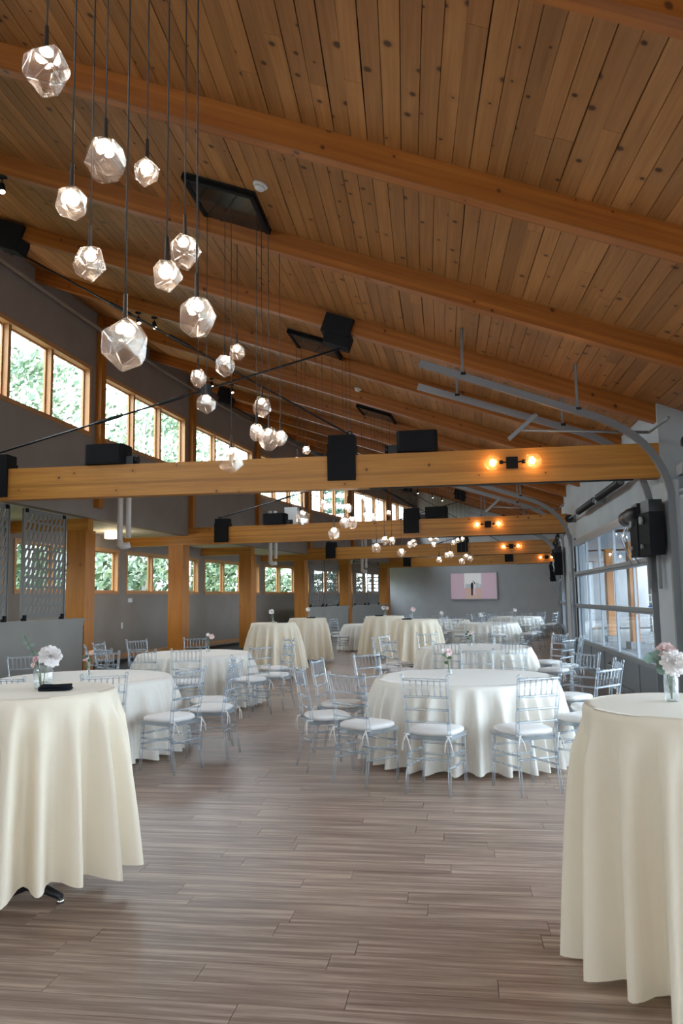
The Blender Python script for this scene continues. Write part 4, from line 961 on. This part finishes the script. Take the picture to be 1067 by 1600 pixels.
chairs_at('T1', [(-109, 1.38, C + 'at the front of the nearest central table', -6), (-79, 1.36, C + 'at the front right of the nearest central table', 8), (-136, 1.40, C + 'at the front left of the nearest central table', 6), (-163, 1.42, C + 'farthest out on the left side of the nearest central table', 0),
                 (163, 1.28, C + 'at the back left of the nearest central table', 0), (-40, 1.22, C + 'at the right of the nearest central table, nearer one', -10), (-8, 1.20, C + 'at the right of the nearest central table, farther one', 0),
                 (76, 1.30, C + 'behind the nearest central table', 0), (128, 1.26, C + 'seen edge-on at the far left of the nearest central table', 0), (30, 1.42, C + 'at the back right of the nearest central table', 0)])
chairs_at('T2', [(-114, 1.33, C + 'between the two central tables, left of the flower vase', 0), (-80, 1.33, C + 'between the two central tables, right of the flower vase', 0), (-152, 1.32, C + 'on the left of the second central table, nearer one', 0), (178, 1.35, C + 'on the left of the second central table, middle one', 0), (150, 1.35, C + 'on the left of the second central table, farther one', 0),
                 (-42, 1.32, C + 'on the right of the second central table, nearest one', 0), (-10, 1.35, C + 'on the right of the second central table, middle one', 0), (22, 1.35, C + 'on the right of the second central table, farther one', 0), (75, 1.35, C + 'behind the second central table, right of its flowers', 0), (112, 1.35, C + 'behind the second central table, left of its flowers', 0)])
chairs_at('L1', [(-39, 1.42, C + 'at the front right of the nearest left table', 6), (-12, 1.42, C + 'on the right of the nearest left table, second from the front', 0), (14, 1.30, C + 'on the right of the nearest left table, third from the front', 0), (-66, 1.36, C + 'before the nearest left table, partly behind the tall table', 0), (-96, 1.34, C + 'behind the left tall table with its top rail low', 0),
                 (133, 1.40, C + 'at the far left table side, before the half wall', 0), (100, 1.40, C + 'behind the nearest left table, beyond its pink flowers', 0)])
chairs_at('L2', [(-48, 1.44, C + 'at the front right of the second left table', 0), (-22, 1.34, C + 'on the right of the second left table, side-on', 0), (28, 1.30, C + 'on the right of the second left table, farthest one', 0), (-83, 1.36, C + 'in front of the second left table, right of a twin', 0), (-102, 1.45, C + 'in front of the second left table, left of a twin', 0),
                 (100, 1.28, C + 'behind the second left table, beside its pale flower', 0), (137, 1.30, C + 'at the back left of the second left table', 0), (170, 1.28, C + 'on the left of the second left table, farther one', 0), (-160, 1.30, C + 'on the left of the second left table, seen side-on', 0), (-128, 1.34, C + 'at the front left of the second left table', 0)])
for tb, lst in (('F1', [(180, 1.38), (-135, 1.35), (135, 1.4), (-90, 1.35), (-45, 1.35), (0, 1.35), (90, 1.35), (45, 1.35)]), ('F2', [(-130, 1.38), (-88, 1.38), (-45, 1.4), (0, 1.4), (45, 1.4), (90, 1.38), (135, 1.38), (178, 1.38)]),
                ('F3', [(-132, 1.4), (-88, 1.4), (-42, 1.4), (0, 1.4), (40, 1.4), (88, 1.4), (130, 1.4), (178, 1.4)]), ('F4', [(-130, 1.38), (-86, 1.38), (-42, 1.38), (2, 1.38), (45, 1.38), (90, 1.38), (135, 1.38), (-178, 1.38)])): chairs_at(tb, lst, True)

# ================================================================== VASES, FLOWERS, NAPKIN
def vase(x, y, z, kind, label, s=1.0):
    prof = {'jar': [(0.040, 0.0), (0.044, 0.006), (0.046, 0.03), (0.048, 0.075), (0.044, 0.09), (0.032, 0.098), (0.030, 0.106), (0.036, 0.112)], 'tall': [(0.030, 0.0), (0.034, 0.01), (0.036, 0.11), (0.030, 0.125), (0.031, 0.14)], 'bud': [(0.026, 0.0), (0.032, 0.01), (0.032, 0.03), (0.014, 0.055), (0.010, 0.09), (0.012, 0.15), (0.015, 0.155)]}[kind]
    root = thing('glass_vase', label, 'vase', (x, y, z), 0, 'glass flower vases')
    n = 24; mb = MB(); mb.lathe([(r * s, h * s) for r, h in prof], n)
    if kind == 'jar':
        mb.v = [(vx * (1 + 0.05 * cos(8 * atan2(vy, vx))), vy * (1 + 0.05 * cos(8 * atan2(vy, vx))), vz) for vx, vy, vz in mb.v]
    mb.f.pop(); mb.uv.pop(); mb.tn.pop(); mb.mi.pop(); mb.sm.pop(); mb.build('body', 'vase_glass', root)
    mb = MB(); mb.lathe([((prof[0][0] - 0.004) * s, 0.004 * s), ((prof[1][0] - 0.004) * s, 0.012 * s), ((prof[2][0] - 0.004) * s, prof[2][1] * s * 0.98), (0, prof[2][1] * s * 0.98)], 16); mb.build('water', 'vase_glass', root)
    return root
def petals(mb, c, R, layers, dirn=Vector((0, 0, 1)), seed=0, cup=0.5):
    rnd = random.Random(seed); q = Vector((0, 0, 1)).rotation_difference(dirn).to_matrix(); mb.smooth = True
    for L in range(layers):
        f = (L + 1) / layers; n = int(6 + 8 * f); el = (1 - f) * 1.35 - 0.35 * f + 0.15
        for i in range(n):
            a = 2 * pi * (i + 0.5 * L) / n + rnd.uniform(-.12, .12); e = el + rnd.uniform(-.12, .12); d = Vector((cos(a) * cos(e), sin(a) * cos(e), sin(e))); sd = Vector((-sin(a), cos(a), 0)); up = d.cross(sd) * -1
            ln = R * (0.55 + 0.45 * f) * rnd.uniform(0.9, 1.08); w_ = R * (0.26 + 0.16 * f)
            b = len(mb.v); prof = [(0.08, 0.35, 0), (0.45, 0.9, 0.04), (0.8, 1.0, 0.10), (1.0, 0.45, 0.05)]
            for t_, wd, lift in prof:
                for s_ in (-1, 0, 1): mb.v.append(tuple(c + q @ (d * ln * t_ + sd * s_ * w_ * wd * 0.5 + up * (lift * R * cup + (abs(s_) * 0.12 * R * cup)))))
            for r_ in range(3):
                for s_ in range(2): i0 = b + r_ * 3 + s_; mb.face([i0, i0 + 1, i0 + 4, i0 + 3])
def flower(x, y, z0, c, R, m, label, seed, layers=4, dirn=(0.2, -0.6, 0.6), group=None, heart=True, name='flower'):
    root = thing(name, label, 'flower', (x, y, z0), 0, group); c = Vector(c)
    mb = MB(); mb.tube([Vector((0, 0, 0.0)), Vector((c.x * 0.2, c.y * 0.2, c.z * 0.5)), c - Vector(dirn).normalized() * R * 0.25], 0.003, 6); mb.build('stem', 'stem_green', root)
    mb = MB(); petals(mb, c, R, layers, Vector(dirn).normalized(), seed); mb.build('petals', m, root)
    if heart: 
        mb = MB(); mb.lathe([(0.0, -R * .2), (R * .22, -R * .12), (R * .24, R * .1), (R * .12, R * .2), (0, R * .22)], 10); q = Vector((0, 0, 1)).rotation_difference(Vector(dirn)).to_matrix(); mb.v = [tuple(q @ Vector(v) + c) for v in mb.v]; mb.build('heart', 'flower_heart' if m == 'petal_blush' else m, root)
    return root
def leaves(x, y, z0, path, n, L, W, label, m='eucalyptus', seed=0, round_=True):
    rnd = random.Random(seed); root = thing('leaf_sprig', label, 'foliage', (x, y, z0)); P = [Vector(p) for p in path]
    mb = MB(); mb.tube(P, 0.0025, 5); mb.build('stem', 'stem_green', root)
    for i in range(n):
        t_ = (0.35 + 0.65 * i / max(1, n - 1)) * (len(P) - 1); k = min(int(t_), len(P) - 2); p = P[k].lerp(P[k + 1], t_ - k); sg = 1 if i % 2 else -1
        d = Vector((sg * 0.8 + rnd.uniform(-.3, .3), rnd.uniform(-.5, .2), rnd.uniform(-.1, .6))).normalized(); sd = d.cross(Vector((0, -1, 0.2))).normalized()
        mb = MB(); pts = [p + d * L * (0.5 - 0.5 * cos(a)) + sd * W * 0.5 * sin(a) for a in [2 * pi * j / 10 for j in range(10)]]; mb.poly(pts); mb.poly([q + Vector((0, 0.0012, 0)) for q in reversed(pts)]); mb.build('leaf', m, root)
    return root
# left cocktail table
vx, vy, vz = -1.66, 4.42, 1.0712
vase(vx, vy, vz, 'jar', 'cut glass jar vase on the left cocktail table', 1.12)
flower(vx, vy, vz + 0.012, (0.045, -0.02, 0.165), 0.066, 'petal_white', 'big white dahlia leaning right in the jar on the left cocktail table', 3, 8, (0.5, -0.65, 0.45), heart=False)
flower(vx - 0.01, vy, vz + 0.012, (-0.03, -0.02, 0.15), 0.020, 'petal_pink', 'small pink blossom beside the white dahlia, upper one', 5, 3, (-0.4, -0.6, 0.5)); flower(vx - 0.012, vy - 0.012, vz + 0.012, (-0.036, -0.02, 0.118), 0.017, 'petal_blush', 'small pale pink blossom beside the white dahlia, lower one', 6, 3, (-0.6, -0.6, 0.2))
leaves(vx - 0.015, vy + 0.01, vz + 0.012, [(0, 0, 0), (-0.02, 0, 0.12), (-0.06, 0.0, 0.20), (-0.10, 0.0, 0.275)], 9, 0.028, 0.016, 'thin sprig of small silver leaves rising left of the white dahlia', seed=2)
root = thing('folded_napkin', 'folded black cloth lying beside the jar on the left cocktail table', 'napkin', (-1.555, 4.32, vz), 0.12)
for i, (sx, sy, z, h) in enumerate(((0.17, 0.12, 0.0, 0.014), (0.165, 0.115, 0.014, 0.012))):
    mb = MB(); mb.smooth = True; n = 24; lev = [(0.96, z), (1.0, z + h * .3), (1.0, z + h * .7), (0.95, z + h), (0.0, z + h + 0.001)]
    for s_, zz in lev:
        for k in range(n):
            a = 2 * pi * k / n; c_, s2 = cos(a), sin(a); mb.v.append((sx / 2 * abs(c_) ** .4 * (1 if c_ > 0 else -1) * s_, sy / 2 * abs(s2) ** .4 * (1 if s2 > 0 else -1) * s_, zz + 0.004 * sin(3 * a) * (i > 0)))
    for q in range(4):
        for k in range(n): mb.face([q * n + k, q * n + (k + 1) % n, (q + 1) * n + (k + 1) % n, (q + 1) * n + k])
    mb.build('layer', 'navy_cloth', root)
# right cocktail table
vx, vy = 1.435, 3.52
vase(vx, vy, vz, 'tall', 'clear glass vase on the right cocktail table', 0.85)
flower(vx, vy, vz + 0.01, (0.002, -0.05, 0.16), 0.062, 'petal_white', 'big white bloom with a cream heart on the right cocktail table', 13, 7, (0.05, -0.95, 0.1))
flower(vx, vy, vz + 0.01, (-0.018, -0.01, 0.205), 0.050, 'petal_blush', 'pale pink bloom above the white one on the right cocktail table', 14, 7, (-0.2, -0.7, 0.6), heart=False)
leaves(vx, vy, vz + 0.01, [(0, 0, 0), (-0.02, -0.01, 0.12), (-0.06, -0.02, 0.17), (-0.09, -0.02, 0.18)], 6, 0.06, 0.042, 'eucalyptus leaves sticking out left of the blooms on the right cocktail table', seed=4)
# bud vases on the other tables: x, y, table height, bloom materials, label
G = 'bloom in a bud vase on the '
for i, (x, y, z, blooms, gr, nm) in enumerate((
    (1.06, 8.05, 0.7612, [((0.0, 0, 0.215), 0.045, 'petal_blush', 'pale pink'), ((-0.05, 0, 0.225), 0.032, 'petal_white', 'white')], 1, 'nearest central table'),
    (2.0, 12.6, 0.7612, [((0.02, 0, 0.20), 0.035, 'petal_blush', 'pale pink')], 1, 'second central table'),
    (-2.66, 8.35, 0.7612, [((-0.045, 0, 0.185), 0.034, 'petal_pink', 'deep pink'), ((0.02, 0, 0.24), 0.030, 'petal_peach', 'peach')], 1, 'nearest left table'),
    (-2.05, 12.1, 0.7612, [((0.05, 0, 0.22), 0.045, 'petal_blush', 'pale peach'), ((-0.01, 0, 0.25), 0.03, 'petal_white', 'white')], 0, 'second left table'),
    (-1.43, 16.2, 1.0712, [((-0.03, 0, 0.21), 0.06, 'petal_white', 'white')], 1, 'leftmost distant tall table'), (-0.85, 19.7, 1.0712, [((-0.02, 0, 0.20), 0.06, 'petal_white', 'white')], 0, 'tall table behind the leftmost distant one'),
    (1.1, 20.7, 1.0712, [((-0.04, 0, 0.20), 0.06, 'petal_white', 'white'), ((0.05, 0, 0.19), 0.055, 'petal_blush', 'pink')], 1, 'farther central tall table'), (1.5, 17.2, 1.0712, [((0.02, 0, 0.2), 0.06, 'petal_blush', 'blush')], 0, 'nearer central tall table'),
    (4.1, 23.6, 0.7612, [((0.0, 0, 0.22), 0.07, 'petal_white', 'white')], 1, 'table below the wall screen'), (6.5, 30.0, 0.7612, [((0.0, 0, 0.24), 0.08, 'petal_white', 'white')], 1, 'farthest round table'), (3.4, 27.4, 0.7612, [((0, 0, 0.22), 0.07, 'petal_white', 'white')], 0, 'table beside the screen table'))):
    vase(x, y, z, 'bud', 'small glass bud vase on the ' + nm)
    for j, (c, R, m, cn) in enumerate(blooms): flower(x, y, z + 0.014, c, R, m, '%s %s%s' % (cn, G, nm), 40 + i * 3 + j, 3, (0.1 * (-1) ** j, -0.7, 0.5), heart=False)
    if gr: leaves(x, y, z + 0.014, [(0, 0, 0), (-0.01, 0, 0.14), (-0.05, -0.01, 0.2)], 4, 0.045, 0.032, 'dark green leaves in the bud vase on the ' + nm, 'leaf_dark', seed=i)
for x, y, nm in ((-1.22, 16.0, 'leftmost distant tall table'), (-0.78, 19.45, 'tall table behind the leftmost distant one'), (1.36, 16.95, 'nearer central tall table'), (0.93, 20.5, 'farther central tall table')):
    o = thing('folded_napkin', 'folded black cloth lying on the ' + nm, 'napkin', (x, y, 1.0712)); mb = MB(); mb.box((0, 0, 0.012), (0.2, 0.16, 0.022)); mb.build('layer', 'navy_cloth', o)

# ================================================================== OUTSIDE
mb = MB(); polbox(mb, 101.6, 190, -14, 40, -0.6, -0.35); struct('ground_forest', mb, 'forest_soil')
mb = MB(); b = len(mb.v)
pts = [WP[-1] + nrm(-1) * 0.21, WP[0] + nrm(0) * 0.21, WP[1] + nrm(1) * 0.21, WP[2] + nrm(1) * 0.21, WP[3] + nrm(2) * 0.21, WP[4] + nrm(3) * 0.21, Vector((60, 40, 0)), Vector((60, -20, 0))]
for z in (-0.1, 0.01): mb.v += [(p.x, p.y, z) for p in pts]
mb.face([b + i for i in range(8)]); mb.face([b + 8 + i for i in reversed(range(8))])
for i in range(8): mb.face([b + i, b + 8 + i, b + 8 + (i + 1) % 8, b + (i + 1) % 8])
struct('ground_patio', mb, 'patio_concrete')
def leaf_cloud(mb, n, fn, sz, rnd):
    for i in range(n):
        c, out = fn(rnd); a = Vector((rnd.gauss(0, 1), rnd.gauss(0, 1), rnd.gauss(0, 1))).normalized(); b_ = a.orthogonal().normalized(); c2 = a.cross(b_); s = sz * rnd.uniform(0.6, 1.4); mb.tone = rnd.random()
        i0 = len(mb.v); mb.v += [tuple(c + b_ * s), tuple(c + c2 * s * 0.5), tuple(c - b_ * s), tuple(c - c2 * s * 0.5)]; mb.face([i0, i0 + 1, i0 + 2, i0 + 3])
def tree_mesh(kind, seed):
    rnd = random.Random(seed); tr = MB(); fo = MB()
    if kind == 'conifer':
        H = 13; tr.tube([(0, 0, 0), (0.05, 0, H * .5), (0, 0, H)], [0.2, 0.13, 0.03], 8)
        def fn(r): z = H * (0.12 + 0.88 * r.random() ** 0.9); a = r.uniform(0, 2 * pi); rad = (1 - z / H) * 2.3 * sqrt(r.random()) + 0.1; lay = (floor(z / 0.7) * 0.7); return Vector((rad * cos(a), rad * sin(a), lay + 0.25 * r.random() - rad * 0.15)), 0
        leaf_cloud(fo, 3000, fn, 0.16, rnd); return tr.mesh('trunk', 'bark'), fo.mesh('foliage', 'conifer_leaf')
    H = 11; tr.tube([(0, 0, 0), (0.15, 0, H * .35), (-0.1, 0.1, H * .7), (0, 0, H * .95)], [0.14, 0.11, 0.08, 0.03], 8); blobs = []
    for i in range(16):
        z = H * rnd.uniform(0.28, 1.0); a = rnd.uniform(0, 2 * pi); d = rnd.uniform(0.6, 2.4) * (1.15 - abs(z / H - 0.6)); p = Vector((d * cos(a), d * sin(a), z)); blobs.append((p, rnd.uniform(0.7, 1.2))); tr.tube([(0, 0, z - 0.9), p], [0.04, 0.012], 5)
    def fn(r): p, s = r.choice(blobs); v = Vector((r.gauss(0, 1), r.gauss(0, 1), r.gauss(0, 0.7))); return p + v * s * 0.55, 0
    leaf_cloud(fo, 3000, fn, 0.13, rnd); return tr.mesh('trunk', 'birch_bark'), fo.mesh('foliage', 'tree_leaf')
TM = {('conifer', 0): tree_mesh('conifer', 1), ('conifer', 1): tree_mesh('conifer', 2), ('birch', 0): tree_mesh('birch', 3), ('birch', 1): tree_mesh('birch', 4)}
rnd = random.Random(77)
for i in range(26):
    th = -2 + i * 1.33 + rnd.uniform(-.4, .4); r = rnd.choice((107, 110, 114, 119, 125)) + rnd.uniform(-1, 1); kind = 'birch' if i % 3 else 'conifer'
    root = thing('conifer_tree' if kind == 'conifer' else 'birch_tree', 'dark conifer growing outside the left windows' if kind == 'conifer' else 'pale trunked leafy tree growing outside the left windows', 'tree', pol(r, th, -0.4), rnd.uniform(0, 6), 'conifers outside' if kind == 'conifer' else 'leafy trees outside')
    tm, fm = TM[kind, i % 2]; s = rnd.uniform(0.8, 1.15)
    for nme, me in (('trunk', tm), ('foliage', fm)):
        o = link(nme, me, root); o.scale = (s, s, s)
        if nme == 'foliage': o['kind'] = 'stuff'
mb = MB(); rnd = random.Random(5)
def fnb(r): th = r.uniform(-4, 33); z = r.random() ** 1.6 * 3.4; rad = 105.5 + r.random() * 8; return pol(rad, th, z - 0.4), 0
leaf_cloud(mb, 24000, fnb, 0.16, rnd)
def fnc(r): th = r.uniform(-4, 34); z = r.random() * 6.6; return pol(114 + r.random() * 10, th, z - 0.4), 0
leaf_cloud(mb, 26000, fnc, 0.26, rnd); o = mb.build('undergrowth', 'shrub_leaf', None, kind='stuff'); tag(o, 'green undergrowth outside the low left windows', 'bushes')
root = thing('neighbour_house', 'white house with a dark window seen through the far low windows', 'house', pol(112, 24.5, -0.4), -radians(24.5))
mb = MB(); mb.box((-2, 0, 2.6), (4, 7, 5.2)); mb.build('wall', 'white_siding', root); mb = MB(); mb.box((0.03, -0.7, 2.3), (0.06, 1.0, 1.2)); w_ = mb.build('window', 'door_panel_grey', root); mb = MB(); mb.box((0.07, -0.7, 2.3), (0.02, 0.85, 1.05)); mb.build('pane', 'black_gloss', w_)
mb = MB()
for k in (1, 2, 3):
    rbox(mb, k, -0.3, LEN + 0.5, 0.2, 5.0, 3.02, 3.16)
struct('added_shade_roof', mb, 'pale_grey_paint')  # roof slab added outside the doors to shade the patio behind the glass
# patio side: stone wall, building corner, blue umbrella, timber posts, flowers
k = 1
def pp(u, o, z=0.0): return wall_r(1, u, o, z)
root = thing('stone_wall', 'rough grey stone wall across the patio seen through the glazed door', 'wall', pp(23.0, 9.5, 0.01)); d, o_ = nrm(1), dirv(1); rnd = random.Random(9); mb = MB()
for row in range(11):
    u = -4.5
    while u < 9.0:
        L = rnd.uniform(0.35, 0.8); mb.tone = rnd.random(); mb.box(d * (u + L / 2) + Z * (row * 0.3 + 0.15) - o_ * rnd.uniform(0, 0.06), (L - 0.03, 0.4, 0.27), rot_to(d)); u += L
mb.build('stones', 'field_stone', root, kind='stuff')
root = thing('patio_umbrella', 'blue canvas umbrella on the patio outside the glazed door', 'umbrella', pp(12.0, 3.4, 0.01)); mb = MB(); mb.lathe([(1.0, 1.18), (0.6, 1.38), (0.0, 1.55)], 8, smooth=False); mb.build('canopy', 'blue_canvas', root)
mb = MB(); mb.tube([(0, 0, 0), (0, 0, 1.6)], 0.025, 8); mb.build('pole', 'aluminium', root); mb = MB(); mb.lathe([(0.28, 0), (0.28, 0.06), (0.05, 0.1)], 16); mb.build('base', 'black_steel', root)
for i, u in enumerate((13.0, 16.5)):
    root = thing('patio_post', 'orange timber post standing on the patio, %s one' % ('nearer' if i == 0 else 'farther'), 'post', pp(u, 2.3, 0.01)); mb = MB(); mb.box((0, 0, 1.52), (0.22, 0.22, 3.02), None, ax=2); mb.build('shaft', 'fir_post', root); mb = MB(); mb.box((0, 0, 0.1), (0.4, 0.4, 0.2)); mb.build('foot', 'patio_concrete', root)
root = thing('flower_tub', 'tub of bright flowers on the patio', 'planter', pp(15.0, 3.9, 0.01)); mb = MB(); mb.lathe([(0.25, 0), (0.34, 0.5), (0.30, 0.5), (0.28, 0.42), (0, 0.42)], 16); mb.build('tub', 'door_panel_grey', root)
rnd = random.Random(3)
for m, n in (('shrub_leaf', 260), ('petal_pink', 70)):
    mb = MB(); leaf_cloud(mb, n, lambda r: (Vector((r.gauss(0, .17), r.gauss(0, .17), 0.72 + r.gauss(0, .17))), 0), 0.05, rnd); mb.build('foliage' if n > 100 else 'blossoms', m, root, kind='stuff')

# ------------------------------------------------------------------ daylight portals in the openings
def portal(c, d, w_, h_):
    ld = bpy.data.lights.new('daylight_portal', 'AREA'); ld.shape = 'RECTANGLE'; ld.size = w_; ld.size_y = h_; ld.energy = 1; ld.cycles.is_portal = True
    o = bpy.data.objects.new('daylight_portal', ld); col.objects.link(o); o.location = c; o.rotation_euler = Vector(d).to_track_quat('-Z', 'Y').to_euler()
for k in range(-5, 7):
    tm = (HALF(k) + min(HALF(k + 1), FAR_TH)) / 2; t = radians(tm); inn = Vector((cos(t), -sin(t), 0)); portal(pol(RCLER + 0.3, tm, (CS + CH) / 2), inn, 4.6, 1.5); portal(pol(ROUT + 0.3, tm, 2.33), inn, 4.7, 1.2)
for k in (-1, 0, 1, 2, 3): portal(wall_r(k, 3.83, 0.25, 1.65), -nrm(k), 7.2, 2.2)
